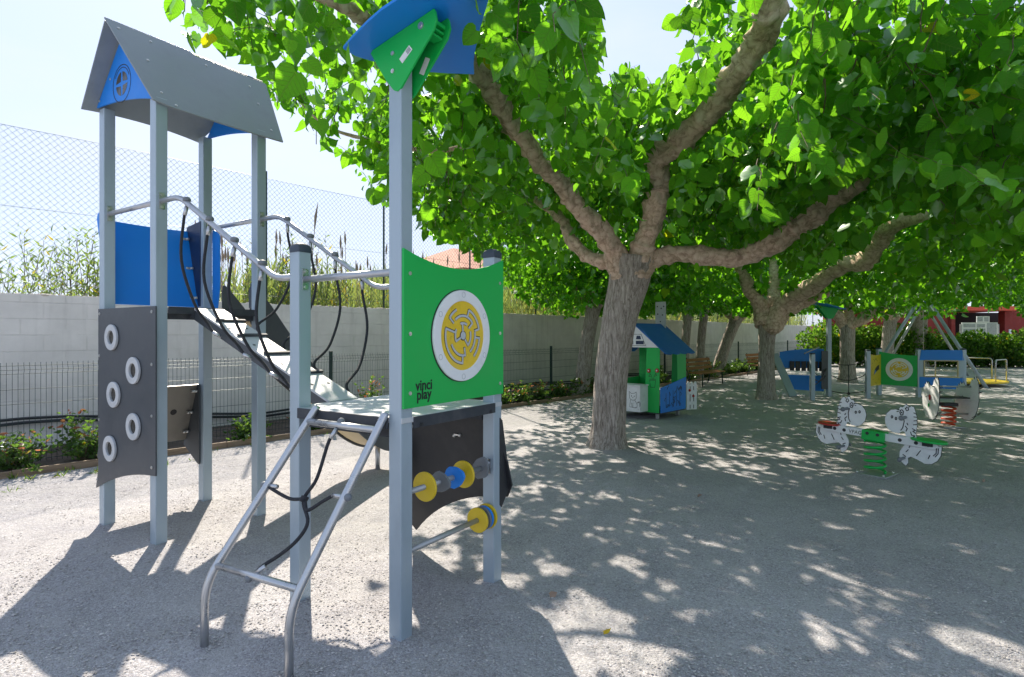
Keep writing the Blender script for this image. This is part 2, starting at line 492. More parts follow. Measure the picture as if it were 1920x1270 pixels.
def wall_mat(pink_from):
    """white painted concrete blocks; object X runs along the wall"""
    m = bpy.data.materials.new('painted_block_wall'); m.use_nodes = True
    nt = m.node_tree; N = nt.nodes; L = nt.links; p = N['Principled BSDF']
    p.inputs['Roughness'].default_value = .85; p.inputs['Specular IOR Level'].default_value = .2
    tc = N.new('ShaderNodeTexCoord'); sp = N.new('ShaderNodeSeparateXYZ'); L.new(tc.outputs['Object'], sp.inputs[0])
    cb = N.new('ShaderNodeCombineXYZ'); L.new(sp.outputs[0], cb.inputs[0]); L.new(sp.outputs[2], cb.inputs[1])
    br = N.new('ShaderNodeTexBrick'); br.inputs['Scale'].default_value = 1.0
    br.inputs['Brick Width'].default_value = .52; br.inputs['Row Height'].default_value = .235
    br.inputs['Mortar Size'].default_value = .006; br.inputs['Mortar Smooth'].default_value = .3
    L.new(cb.outputs[0], br.inputs['Vector'])
    n1 = N.new('ShaderNodeTexNoise'); n1.inputs['Scale'].default_value = 1.6; n1.inputs['Detail'].default_value = 9; n1.inputs['Roughness'].default_value = .65
    L.new(tc.outputs['Object'], n1.inputs['Vector'])
    cr = N.new('ShaderNodeValToRGB'); cr.color_ramp.elements[0].position = .3; cr.color_ramp.elements[0].color = (.66, .635, .59, 1)
    cr.color_ramp.elements[1].position = .7; cr.color_ramp.elements[1].color = (.82, .79, .74, 1)
    L.new(n1.outputs['Fac'], cr.inputs[0])
    pk = N.new('ShaderNodeMapRange'); pk.inputs['From Min'].default_value = pink_from; pk.inputs['From Max'].default_value = pink_from + 1.5
    L.new(sp.outputs[0], pk.inputs[0])
    m1 = N.new('ShaderNodeMixRGB'); m1.inputs[2].default_value = (.55, .16, .14, 1)
    L.new(pk.outputs[0], m1.inputs[0]); L.new(cr.outputs[0], m1.inputs[1]); L.new(m1.outputs[0], p.inputs['Base Color'])
    ms = N.new('ShaderNodeMapping'); ms.inputs['Scale'].default_value = (3.2, 1, .22); L.new(tc.outputs['Object'], ms.inputs[0])
    ns = N.new('ShaderNodeTexNoise'); ns.inputs['Scale'].default_value = 3; ns.inputs['Detail'].default_value = 7; L.new(ms.outputs[0], ns.inputs['Vector'])
    rs_ = N.new('ShaderNodeMapRange'); rs_.inputs['From Min'].default_value = .52; rs_.inputs['From Max'].default_value = .75; rs_.inputs['To Max'].default_value = .28; L.new(ns.outputs['Fac'], rs_.inputs[0])
    mst = N.new('ShaderNodeMixRGB'); mst.inputs[2].default_value = (.40, .37, .33, 1); L.new(rs_.outputs[0], mst.inputs[0]); L.new(m1.outputs[0], mst.inputs[1]); L.new(mst.outputs[0], p.inputs['Base Color'])
    # mortar only partly visible under the paint
    n2 = N.new('ShaderNodeTexNoise'); n2.inputs['Scale'].default_value = 1.3; n2.inputs['Detail'].default_value = 3
    L.new(tc.outputs['Object'], n2.inputs['Vector'])
    mr = N.new('ShaderNodeMapRange'); mr.inputs['From Min'].default_value = .42; mr.inputs['From Max'].default_value = .58
    L.new(n2.outputs['Fac'], mr.inputs[0])
    mu = N.new('ShaderNodeMath'); mu.operation = 'MULTIPLY'; L.new(br.outputs['Fac'], mu.inputs[0]); L.new(mr.outputs[0], mu.inputs[1])
    n3 = N.new('ShaderNodeTexNoise'); n3.inputs['Scale'].default_value = 40; n3.inputs['Detail'].default_value = 5
    L.new(tc.outputs['Object'], n3.inputs['Vector'])
    h = N.new('ShaderNodeMath'); h.operation = 'MULTIPLY_ADD'; h.inputs[1].default_value = -1.0
    L.new(mu.outputs[0], h.inputs[0])
    h2 = N.new('ShaderNodeMath'); h2.operation = 'MULTIPLY'; h2.inputs[1].default_value = .18; L.new(n3.outputs['Fac'], h2.inputs[0]); L.new(h2.outputs[0], h.inputs[2])
    b = N.new('ShaderNodeBump'); b.inputs['Strength'].default_value = .8; b.inputs['Distance'].default_value = .012
    L.new(h.outputs[0], b.inputs['Height']); L.new(b.outputs[0], p.inputs['Normal'])
    return m

M['gravel'] = gravel_mat()
M['leaf'] = leaf_mat('mulberry_leaf', (.036, .17, .014), (.24, .66, .02), .85, .0015)
M['leaf_far'] = leaf_mat('mulberry_leaf_shaded', (.032, .14, .014), (.17, .52, .018), .8, .002)  # darker copy of the leaf; shade of dense far crowns put into its colour
def add_veins(m):
    nt = m.node_tree; N = nt.nodes; L = nt.links
    uv = N.new('ShaderNodeUVMap'); uv.uv_map = 'leaf'
    sp = N.new('ShaderNodeSeparateXYZ'); L.new(uv.outputs[0], sp.inputs[0])
    ab = N.new('ShaderNodeMath'); ab.operation = 'ABSOLUTE'; L.new(sp.outputs[0], ab.inputs[0])
    a = N.new('ShaderNodeMath'); a.operation = 'MULTIPLY_ADD'; a.inputs[1].default_value = -.75; L.new(ab.outputs[0], a.inputs[0]); L.new(sp.outputs[1], a.inputs[2])
    f = N.new('ShaderNodeMath'); f.operation = 'MULTIPLY'; f.inputs[1].default_value = 36; L.new(a.outputs[0], f.inputs[0])
    c = N.new('ShaderNodeMath'); c.operation = 'COSINE'; L.new(f.outputs[0], c.inputs[0])
    r = N.new('ShaderNodeMapRange'); r.inputs['From Min'].default_value = .78; r.inputs['From Max'].default_value = 1.0; L.new(c.outputs[0], r.inputs[0])
    r2 = N.new('ShaderNodeMapRange'); r2.inputs['From Min'].default_value = .03; r2.inputs['From Max'].default_value = .012; L.new(ab.outputs[0], r2.inputs[0])
    mx = N.new('ShaderNodeMath'); mx.operation = 'MAXIMUM'; L.new(r.outputs[0], mx.inputs[0]); L.new(r2.outputs[0], mx.inputs[1])
    b = N.new('ShaderNodeBump'); b.inputs['Strength'].default_value = .6; b.inputs['Distance'].default_value = .004; L.new(mx.outputs[0], b.inputs['Height'])
    for n in N:
        if n.type in ('BSDF_DIFFUSE', 'BSDF_TRANSLUCENT'):
            src = n.inputs[0].links[0].from_socket
            k = N.new('ShaderNodeMixRGB'); k.inputs[2].default_value = (.10, .22, .03, 1) if n.type == 'BSDF_DIFFUSE' else (.22, .42, .03, 1)
            s_ = N.new('ShaderNodeMath'); s_.operation = 'MULTIPLY'; s_.inputs[1].default_value = .55; L.new(mx.outputs[0], s_.inputs[0]); L.new(s_.outputs[0], k.inputs[0])
            L.new(src, k.inputs[1]); L.new(k.outputs[0], n.inputs[0])
            L.new(b.outputs[0], n.inputs['Normal'])
    return m
M['leaf_near'] = add_veins(leaf_mat('mulberry_leaf_veined', (.036, .17, .014), (.24, .66, .02), .85, .0015))
M['bark'] = bark_mat('trunk_bark', (.13, .108, .09), (.43, .38, .335), (.64, .585, .53), 12, (2.4, 2.4, .30), .75)
M['limb'] = bark_mat('limb_bark', (.30, .21, .15), (.60, .45, .34), (.74, .61, .49), 6.5, (1.2, 1.2, 1.2), .5)
M['wood'] = wood_mat('bench_wood', (.26, .11, .035), (.42, .20, .07))
M['timber'] = wood_mat('edging_timber', (.20, .14, .09), (.34, .25, .17))
M['soil'] = worn('soil', (.075, .055, .04), .95, 0, .15, 4, .8, 60)
M['fence'] = mat('fence_green', (.018, .045, .04), .45, .3)
M['chain'] = mat('chain_wire', (.07, .12, .105), .5, .2)
M['pipe'] = mat('black_hose', (.02, .022, .025), .45)
M['reed'] = leaf_mat('reed_blade', (.20, .27, .09), (.30, .40, .10), .6, .06)
M['dry'] = mat('dry_reed', (.30, .22, .16), .9)
M['shrub'] = leaf_mat('shrub_leaf', (.07, .14, .045), (.16, .32, .04), .7, .02)
M['redleaf'] = leaf_mat('young_red_leaf', (.38, .14, .09), (.55, .24, .12), .8, .3)
M['hedge'] = leaf_mat('hedge_leaf', (.06, .15, .02), (.18, .38, .03), .7, .03)
M['bush'] = leaf_mat('willow_leaf', (.10, .17, .04), (.28, .42, .07), .6, .05)
M['grass'] = leaf_mat('grass_blade', (.07, .14, .02), (.2, .35, .04), .6, .1)
M['twig'] = mat('twig_bark', (.11, .08, .05), .85)
M['tile'] = worn('terracotta_roof', (.42, .19, .12), .85, 0, .2, 8, .6, 30)
M['stucco'] = worn('stucco', (.62, .56, .48), .9, 0, .1, 3)
M['redwall'] = worn('red_wall', (.20, .022, .016), .8, 0, .1, 2)
M['redroof'] = worn('red_roof', (.55, .07, .03), .6, 0, .1, 2)
M['dark'] = mat('interior_shade', (.012, .010, .010), .9)  # near-black paint stands for the shade inside the open pavilion
M['galv'] = worn('galvanised', (.40, .42, .42), .4, .6, .1, 6)

# ------------------------------------------------------------------ wall frame (s along the wall, d away from the camera)
WD = Vector((.6625, .7491, 0)); WN = Vector((-.7491, .6625, 0))
WANG = math.atan2(WD.y, WD.x)
def WP(s, d, z=0.0): return WD * s + WN * d + Vector((0, 0, z))
def wframe(o, d=0.0, s=0.0):
    p = WP(s, d); o.location = p; o.rotation_euler = (0, 0, WANG); return o

# ------------------------------------------------------------------ ground
_PO, _PC, _PS = (-3.515, 5.050), math.cos(R(-33.16)), math.sin(R(-33.16))
FEET = [(_PO[0] + u * _PC - w * _PS, _PO[1] + u * _PS + w * _PC) for u, w in ((0, 0), (.885, 0), (0, .861), (.885, .861), (2.628, 0), (3.479, 0), (2.628, .861), (3.479, .861), (2.66, -.62), (3.29, -.56))]
SCUFF = [(_PO[0] + u * _PC - w * _PS, _PO[1] + u * _PS + w * _PC, r, h) for u, w, r, h in ((2.97, -.85, .38, -.035), (.44, 3.2, .35, -.03), (1.7, -.5, .5, -.015), (-.6, .4, .35, -.02), (4.2, .4, .45, -.025))] + [(4.3, 6.2, .45, -.03), (3.7, 7.3, .35, -.025), (2.3, 9.9, .6, -.03), (7.8, 9.8, .4, -.03)]
def gz_noise(x, y):
    z = 0.0
    if -6 < x < 9 and 1 < y < 12:
        for fx, fy in FEET:
            q = (x - fx) ** 2 + (y - fy) ** 2
            if q < .1: z += .022 * math.exp(-q / .008)
        for fx, fy, r, h in SCUFF:
            q = ((x - fx) ** 2 + (y - fy) ** 2) / (r * r)
            if q < 6: z += h * math.exp(-q) - h * .45 * math.exp(-(math.sqrt(q) - 1.5) ** 2 * 5)
        z += .010 * max(0.0, noise.noise(Vector((x * 4.1, y * 4.1, 2)))) + .012 * noise.noise(Vector((x * 1.3, y * 1.3, 8)))
    return z + gz_base(x, y)
def gz_base(x, y):
    v = Vector((x * .55, y * .55, 0)); w = Vector((x * 2.3, y * 2.3, 5))
    return noise.noise(v) * .018 + noise.noise(w) * .008
def build_ground():
    def axis(c, near, far, n):
        t = np.linspace(-1, 1, n)
        return c + np.sign(t) * (np.abs(t) * near + (np.abs(t) ** 5) * far)
    xs = axis(1.0, 9.0, 240, 261); ys = axis(7.0, 9.0, 240, 261)
    vs = []
    for y in ys:
        for x in xs:
            d = math.hypot(x - 1, y - 7)
            k = max(0.0, 1 - d / 30)
            vs.append((x, y, gz_noise(x, y) * k))
    n = len(xs)
    fs = [(j * n + i, j * n + i + 1, (j + 1) * n + i + 1, (j + 1) * n + i) for j in range(len(ys) - 1) for i in range(n - 1)]
    me = bpy.data.meshes.new('ground'); me.from_pydata(vs, [], fs); me.materials.append(M['gravel'])
    me.polygons.foreach_set('use_smooth', [True] * len(fs))
    o = bpy.data.objects.new('ground', me); col.objects.link(o); o['kind'] = 'structure'
build_ground()

def np_mesh(name, V, F, material, parent=None, kind=None, smooth=False):
    """V (n,3), F (m,k) all k-gons"""
    me = bpy.data.meshes.new(name)
    k = F.shape[1]
    me.vertices.add(len(V)); me.vertices.foreach_set('co', V.astype(np.float32).ravel())
    me.loops.add(F.size); me.loops.foreach_set('vertex_index', F.astype(np.int32).ravel())
    me.polygons.add(len(F)); me.polygons.foreach_set('loop_start', (np.arange(len(F)) * k).astype(np.int32))
    me.polygons.foreach_set('use_smooth', np.full(len(F), smooth))
    me.materials.append(material); me.update(calc_edges=True)
    o = bpy.data.objects.new(name, me); col.objects.link(o)
    if parent: o.parent = parent
    if kind: o['kind'] = kind
    return o

# loose stones lying on the gravel near the camera
def loose_stones():
    n = 45000
    Z = 2.5 + 6.5 * rng.random(n) ** 1.5
    X = (rng.random(n) * 1.95 - 1.0) * Z
    oct_ = np.array([[1, 0, 0], [.3, .95, 0], [-.8, .6, 0], [-.85, -.5, 0], [.25, -1, 0], [.1, 0, .42], [0, .1, -.5]])
    F = []
    for k in range(5): F += [[k, (k + 1) % 5, 5], [(k + 1) % 5, k, 6]]
    F = np.array(F)
    s = (.0035 + .006 * rng.random(n) ** 2.5)
    big = rng.random(n) < .006; s[big] *= 2.0
    a = rng.random(n) * 6.283; ca, sa = np.cos(a), np.sin(a)
    sh = oct_[None] * (1 + .35 * (rng.random((n, 7, 3)) - .5))
    sh = sh * s[:, None, None]
    x = sh[..., 0] * ca[:, None] - sh[..., 1] * sa[:, None]; y = sh[..., 0] * sa[:, None] + sh[..., 1] * ca[:, None]
    z0 = np.array([gz_noise(X[i], Z[i]) for i in range(n)])
    V = np.stack([x + X[:, None], y + Z[:, None], sh[..., 2] + z0[:, None] + s[:, None] * .25], -1).reshape(-1, 3)
    FF = (F[None] + (np.arange(n) * 7)[:, None, None]).reshape(-1, 3)
    m = bpy.data.materials.new('stone'); m.use_nodes = True
    nt = m.node_tree; p = nt.nodes['Principled BSDF']; p.inputs['Roughness'].default_value = .9; p.inputs['Specular IOR Level'].default_value = .2
    g = nt.nodes.new('ShaderNodeNewGeometry'); cr = nt.nodes.new('ShaderNodeValToRGB'); e = cr.color_ramp.elements
    e[0].color = (.25, .24, .235, 1); e[1].color = (.58, .56, .54, 1); q = e.new(.5); q.color = (.41, .395, .38, 1)
    nt.links.new(g.outputs['Random Per Island'], cr.inputs[0]); nt.links.new(cr.outputs[0], p.inputs['Base Color'])
    np_mesh('loose_gravel', V, FF, m, kind='stuff')
loose_stones()

# ------------------------------------------------------------------ planting bed, kerb, fences, wall
def bed_and_walls():
    b = MB()
    o = MB().panel([(-6, 8.78), (41.7, 8.78), (45, 10.60), (-6, 10.60)], (0, 0, .05), (1, 0, 0), (0, 1, 0), .05).build('planting_bed', M['soil'], kind='structure')
    o.rotation_euler = (0, 0, WANG)
    # edging boards
    root = empty('timber_edging', WP(0, 8.75), WANG, 'low weathered timber board edging the planting bed along the wall', 'edging')
    x = -6.0; k = 0
    while x < 41:
        L = 2.4
        zj = .005 * math.sin(k * 2.3)
        MB().box((x + L / 2, 0, .035 + zj), (L - .006, .035, .10)).build('board', M['timber'], root, .003)
        x += L; k += 1
    # wall
    w = MB()
    me = w.box((19.6, 0, 1.115), (52, .2, 2.23)).build('block_wall', wall_mat(41.3))
    wframe(me, 10.80)
    tag(me, 'long white painted concrete block wall behind the planting bed, pink at its far end', 'wall')
    # lumpy mortar on the wall top
    c = MB(); n = 560
    for i in range(n):
        xx = -6 + 51.5 * (i + rnd.random()) / n
        c.ball((xx, rnd.uniform(-.07, .07), 2.23 - .002), rnd.uniform(.02, .055), 7, 5, (1.6, 1, .5))
    cp = c.build('mortar_coping', M['stucco'], me)
    # hoses
    for z, r in ((.42, .02), (.36, .022)):
        pts = []
        for i in range(90):
            s = -5 + 45 * i / 89
            zz = z + .03 * math.sin(s * 1.1) + .015 * math.sin(s * 2.7 + z * 9) - max(0, min(1, (s - 2.2) / 3.0)) * .20
            pts.append((s, -.03 - r * .2, zz))
        h = MB().tube(pts, r, 7).build('hose', M['pipe'])
        wframe(h, 10.67)
        tag(h, ('upper' if z > .39 else 'lower') + ' dark hose running along the foot of the white wall', 'hose')
    # low wire fence
    fr = empty('wire_mesh_fence', WP(0, 9.25), WANG, 'low dark green welded wire mesh fence standing in front of the white wall', 'fence')
    posts = [-.68, 1.87 - .06 + .0, 5.62, 8.8, 12.03, 15.2, 18.4, 21.57, 25.2, 28.7, 32.1, 35.6, 38.8]
    posts = [-4.0, -.9, 2.35, 5.62, 8.83, 12.03, 15.2, 18.4, 21.57, 25.2, 28.7, 32.1, 35.6, 38.8, 41.5]
    for p in posts:
        q = MB().box((p, .03, .68), (.05, .05, 1.36)).build('fence_post', M['fence'], fr, .003)
    for a, b2 in zip(posts[:-1], posts[1:]):
        if b2 < -.5: continue
        wv = MB(); step = .055 if a < 16 else .11
        n = int((b2 - a - .06) / step)
        yof = lambda z: -.03 if abs(z - 1.22) < .001 or abs(z - .24) < .001 else 0.0
        zs = [.06, .19, .24, .29, 1.17, 1.22, 1.27, 1.31]
        for i in range(n + 1):
            xx = a + .04 + i * (b2 - a - .08) / n
            wv.tube([(xx, yof(z), z) for z in zs], .0026, 4, False)
        for z in (.10, .19, .24, .29, .55, .80, .98, 1.17, 1.22, 1.27):
            wv.tube([(a, yof(z) - .004, z), (b2, yof(z) - .004, z)], .003, 4, False)
        wv.build('mesh_panel', M['fence'], fr)
    # tall chain link fence on top of the wall
    cl = empty('chain_link_fence', WP(0, 10.90, 0), WANG, 'tall chain link fence rising above the white block wall', 'fence')
    s = 5.22
    while s < 45:
        MB().tube([(s, 0, 1.2), (s, 0, 4.78)], .022, 8).build('fence_pole', M['fence'], cl); s += 2.72
    net = MB(); pitch = .096; z0, z1 = 2.2, 4.69
    nz = int((z1 - z0) / (pitch / 2)); 
    nx = int(50 / pitch)
    V = []; E = []
    for i in range(nx):
        xx = -4.5 + i * pitch
        if xx > 26 and i % 2: continue
        pts = []
        for k in range(nz + 1):
            z = z0 + k * pitch / 2
            pts.append((xx + (pitch / 2 if k % 2 else 0) * (1 if xx <= 26 else 2), (k % 2) * .004, z))
        net.tube(pts, .0034, 3, False, False)
        # the crossing half of the weave is the neighbour wire mirrored
        pts = [(p[0] - 2 * (p[0] - xx), p[1], p[2]) for p in pts]
        net.tube(pts, .0034, 3, False, False)
    net.build('chain_mesh', M['chain'], cl)
    st = MB()
    for z in (2.4, 3.5, 4.65):
        st.tube([(-4.5 + i, .01, z + .012 * math.sin(i)) for i in range(50)], .003, 4, False)
    st.build('tension_wire', M['fence'], cl)
bed_and_walls()

# ------------------------------------------------------------------ leaves
LEAF = np.array([  # x side, y along, z normal
    [0, 0, 0], [-.30, -.10, .03], [-.46, .25, .07], [-.27, .70, .05],
    [.30, -.10, .03], [.46, .25, .07], [.27, .70, .05], [0, .45, -.03], [0, 1.08, -.10]])
LEAF_F = np.array([[0, 7, 2, 1], [7, 8, 3, 2], [0, 4, 5, 7], [7, 5, 6, 8]])
_ol = [(-.16, -.13), (-.36, -.09), (-.49, .10), (-.50, .33), (-.41, .57), (-.25, .80), (-.10, .98)]
_mr = [(0, 0), (0, .10), (0, .28), (0, .50), (0, .72), (0, .92), (0, 1.12)]
HI = [(x, y, -.03 if 0 < y < .9 else (-.10 if y > 1 else 0)) for x, y in _mr] + [(x, y, .07 * abs(x) / .5 + .02 * math.sin(y * 9)) for x, y in _ol] + [(-x, y, .07 * abs(x) / .5 + .02 * math.sin(y * 9 + 1)) for x, y in _ol]
HI = np.array(HI)
HI_F = np.array([[0, 1, 8, 7], [1, 2, 9, 8], [2, 3, 10, 9], [3, 4, 11, 10], [4, 5, 12, 11], [5, 6, 13, 12],
                 [1, 0, 14, 15], [2, 1, 15, 16], [3, 2, 16, 17], [4, 3, 17, 18], [5, 4, 18, 19], [6, 5, 19, 20]])
SIMPLE = np.array([[0, 0, 0], [-.42, .3, .08], [0, 1.0, -.06], [.42, .3, .08]])
SIMPLE_F = np.array([[0, 1, 2, 3]])

def leaf_mesh(name, P, T, S, material, parent, simple=False, slim=1.0, curl=True, hi=False):
    """P positions, T tip directions, S sizes"""
    n = len(P)
    T = T / np.linalg.norm(T, axis=1, keepdims=True)
    rv = rng.normal(size=(n, 3)); rv[:, 2] *= .5
    side = np.cross(T, rv); side /= np.linalg.norm(side, axis=1, keepdims=True) + 1e-9
    nrm = np.cross(side, T)
    tpl = HI if hi else (SIMPLE if simple else LEAF); F = HI_F if hi else (SIMPLE_F if simple else LEAF_F)
    q = np.repeat(tpl[None], n, 0).copy(); q[..., 0] *= slim
    if curl and not simple:
        c = .5 + 1.6 * rng.random(n)
        q[..., 2] *= c[:, None]
        q[..., 0] *= (.85 + .3 * rng.random(n))[:, None]
        q[:, :, 2] -= (.22 * rng.random(n))[:, None] * np.maximum(q[:, :, 1], 0) ** 2; q[:, :, 0] += (q[:, :, 1] ** 2) * (rng.random(n)[:, None] - .5) * .25
        q[:, :, 2] += .05 * np.sin(q[:, :, 1] * 7 + rng.random(n)[:, None] * 6) * np.abs(q[:, :, 0]) * 2
    q *= S[:, None, None]
    V = P[:, None] + q[..., 0:1] * side[:, None] + q[..., 1:2] * T[:, None] + q[..., 2:3] * nrm[:, None]
    k = len(tpl)
    FF = (F[None] + (np.arange(n) * k)[:, None, None]).reshape(-1, F.shape[1])
    o = np_mesh(name, V.reshape(-1, 3), FF, material, parent, smooth=True)
    if hi:
        uv = o.data.uv_layers.new(name='leaf')
        one = tpl[F.ravel()][:, :2]
        uv.data.foreach_set('uv', np.tile(one, (n, 1)).astype(np.float32).ravel())
    return o

def whips(starts, dirs, lens, spacing, size, keep=None):
    """shoots with alternate hanging leaves; returns leaf arrays and the stems"""
    P = []; T = []; S = []; stems = []
    for p, d, L in zip(starts, dirs, lens):
        n = max(3, int(L / spacing))
        d = d / np.linalg.norm(d)
        drp = .25 + .35 * rng.random()
        t = np.arange(1, n + 1) / n
        pos = p + d * (t * L)[:, None] + np.array([0, 0, -1.0]) * (drp * L * t ** 2.2 * .6)[:, None]
        pos += rng.normal(size=pos.shape) * .012
        if keep is not None:
            k = keep(pos)
            if not k[0]: continue
            if not k.all():
                m = int(np.argmin(k)); pos = pos[:m]; t = t[:m]; n = m
            if n < 2: continue
        az = rng.random() * 6.28 + np.arange(n) * 2.6
        out = np.stack([np.cos(az), np.sin(az), np.full(n, -.1)], 1)
        sz = size * (.48 + .68 * rng.random(n)) * (1 - .35 * t ** 3)
        lp = pos + out * (sz * .35)[:, None] + np.array([0, 0, -.02])
        tp = out * (.55 + .3 * rng.random(n))[:, None] + np.array([0, 0, -1.0]) * (.35 + .75 * rng.random(n))[:, None] + rng.normal(size=(n, 3)) * .22
        P.append(lp); T.append(tp); S.append(sz)
        stems.append(np.vstack([p, pos]))
    return np.vstack(P), np.vstack(T), np.concatenate(S), stems

def stem_mesh(name, stems, r, material, parent):
    V = []; F = []; b = 0
    tri = np.array([[1, 0, 0], [-.5, .87, 0], [-.5, -.87, 0]])
    for s in stems:
        s = s[::2] if len(s) > 5 else s
        n = len(s)
        if n < 2: continue
        rr = r * np.linspace(1, .4, n)
        V.append((s[:, None] + tri[None] * rr[:, None, None]).reshape(-1, 3))
        for i in range(n - 1):
            for k in range(3):
                F.append((b + i * 3 + k, b + i * 3 + (k + 1) % 3, b + (i + 1) * 3 + (k + 1) % 3, b + (i + 1) * 3 + k))
        b += n * 3
    return np_mesh(name, np.vstack(V), np.array(F), material, parent)

def knobby(amp, freq, seed):
    def j(p, d, r, i):
        q = (p * freq) + d * 0.9 + Vector((seed, 0, 0))
        return r * (1 + amp * noise.noise(q) + amp * .8 * noise.noise(q * 2.7) + amp * .35 * noise.noise(q * 6))
    return j

def limb_obj(name, pts, rad, parent, material, per=9, n=18, amp=.22, freq=3.2, seed=0.0):
    path = smooth_path(pts, per); rs = lerp_list(rad, per)
    path = [p + Vector((noise.noise(p * 2.1 + Vector((seed, 1, 2))), noise.noise(p * 2.1 + Vector((seed, 7, 3))), noise.noise(p * 2.1 + Vector((seed, 4, 9))))) * .55 * r for p, r in zip(path, rs)]
    # old pruning knobs
    rs2 = []
    for i, r in enumerate(rs):
        rs2.append(r * (.95 + .20 * max(0, math.sin(i * .75 + seed * 3)) ** 3))
    return MB().tube(path, rs2, n, True, True, knobby(amp, freq, seed)).build(name, material, parent)

# keep the foliage away from the open sky beyond the left part of the playground and the gap between the two upper limbs
def default_keep(pos):
    return pos[:, 2] > 1.9

def disc_starts(cx, cy, r, n, z0, z1, inner=0.0, edge_drop=.5):
    u = np.sqrt(inner + (1 - inner) * rng.random(n)); a = rng.random(n) * 6.283
    rr = r * u * (1 + .12 * np.sin(a * 3 + cx) + .08 * np.sin(a * 7 + cy))
    x = cx + rr * np.cos(a); y = cy + rr * np.sin(a)
    zu = z0 + .5 + (z1 - z0 - .5) * np.sqrt(np.clip(1 - u ** 2 * .9, 0, 1))
    zl = z0 - edge_drop * u ** 4
    z = zl + (zu - zl) * rng.random(n) ** .8
    st = np.stack([x, y, z], 1)
    d = np.stack([np.cos(a) * .7, np.sin(a) * .7, .2 + .9 * rng.random(n)], 1) + rng.normal(size=(n, 3)) * .45
    return st, d

def trunk_obj(root, pts, rad, seed, name='trunk', n=28, per=10):
    path = smooth_path(pts, per); rs = lerp_list(rad, per)
    def j(p, d, r, i):
        a = math.atan2(d.y, d.x)
        fl = 1 + .035 * math.sin(a * 5 + seed + p.z * .6) + .025 * math.sin(a * 9 + p.z)
        q = Vector((d.x * 2.5, d.y * 2.5, p.z * 1.1 + seed))
        return r * (fl + .06 * noise.noise(q) + .03 * noise.noise(q * 3.3))
    return MB().tube(path, rs, n, True, True, j).build(name, M['bark'], root)

SDIR = np.array([math.sin(SUN_AZ) * math.cos(SUN_EL), math.cos(SUN_AZ) * math.cos(SUN_EL), math.sin(SUN_EL)])
HOLES = []      # openings in the crowns, given by the ground spot the sun reaches through them
for hx, hy, hr in ((1075, 1205, .25), (1205, 1245, .17), (1150, 1165, .09), (1100, 1130, .08), (225, 1245, .12), (590, 1165, .17), (480, 1125, .15), (690, 1150, .17), (620, 1235, .10), (1845, 1212, .12), (1900, 1240, .1), (970, 1095, .10), (1030, 1065, .09), (1180, 1060, .07), (330, 1250, .12)):
    HOLES.append((np.array(list(PX(hx, hy, EYE * FOC / (hy - HOR)))), hr))
def sun_holes(P, off=(0, 0, 0)):
    W_ = P + np.array(off); keep = np.ones(len(P), bool)
    for c, r in HOLES:
        rel = W_ - c; al = rel @ SDIR
        d = np.sqrt(np.maximum((rel ** 2).sum(1) - al ** 2, 0))
        keep &= d > r + .05
    return keep
def prune_stems(stems, off=(0, 0, 0)):
    k = prune(np.vstack(stems), off); out = []; i = 0
    for s_ in stems:
        if k[i:i + len(s_)].all(): out.append(s_)
        i += len(s_)
    return out
VIEW_LIMBS = []      # limbs of the trees that stand clear of the foliage (old pruned wood carries no shoots)
def prune(P, off=(0, 0, 0)):
    eye = np.array([0, 0, EYE]); W_ = P + np.array(off); keep = np.ones(len(P), bool)
    for pts, rad in VIEW_LIMBS:
        for c, r in zip(pts, rad):
            ray = eye - c; L = np.linalg.norm(ray); ray = ray / L
            rel = W_ - c; al = rel @ ray
            perp = np.sqrt(np.maximum((rel ** 2).sum(1) - al ** 2, 0))
            keep &= ~((perp < (r + .035) * (1 - al / L * .6)) & (al > -.25) & (al < L * .8))
    return keep
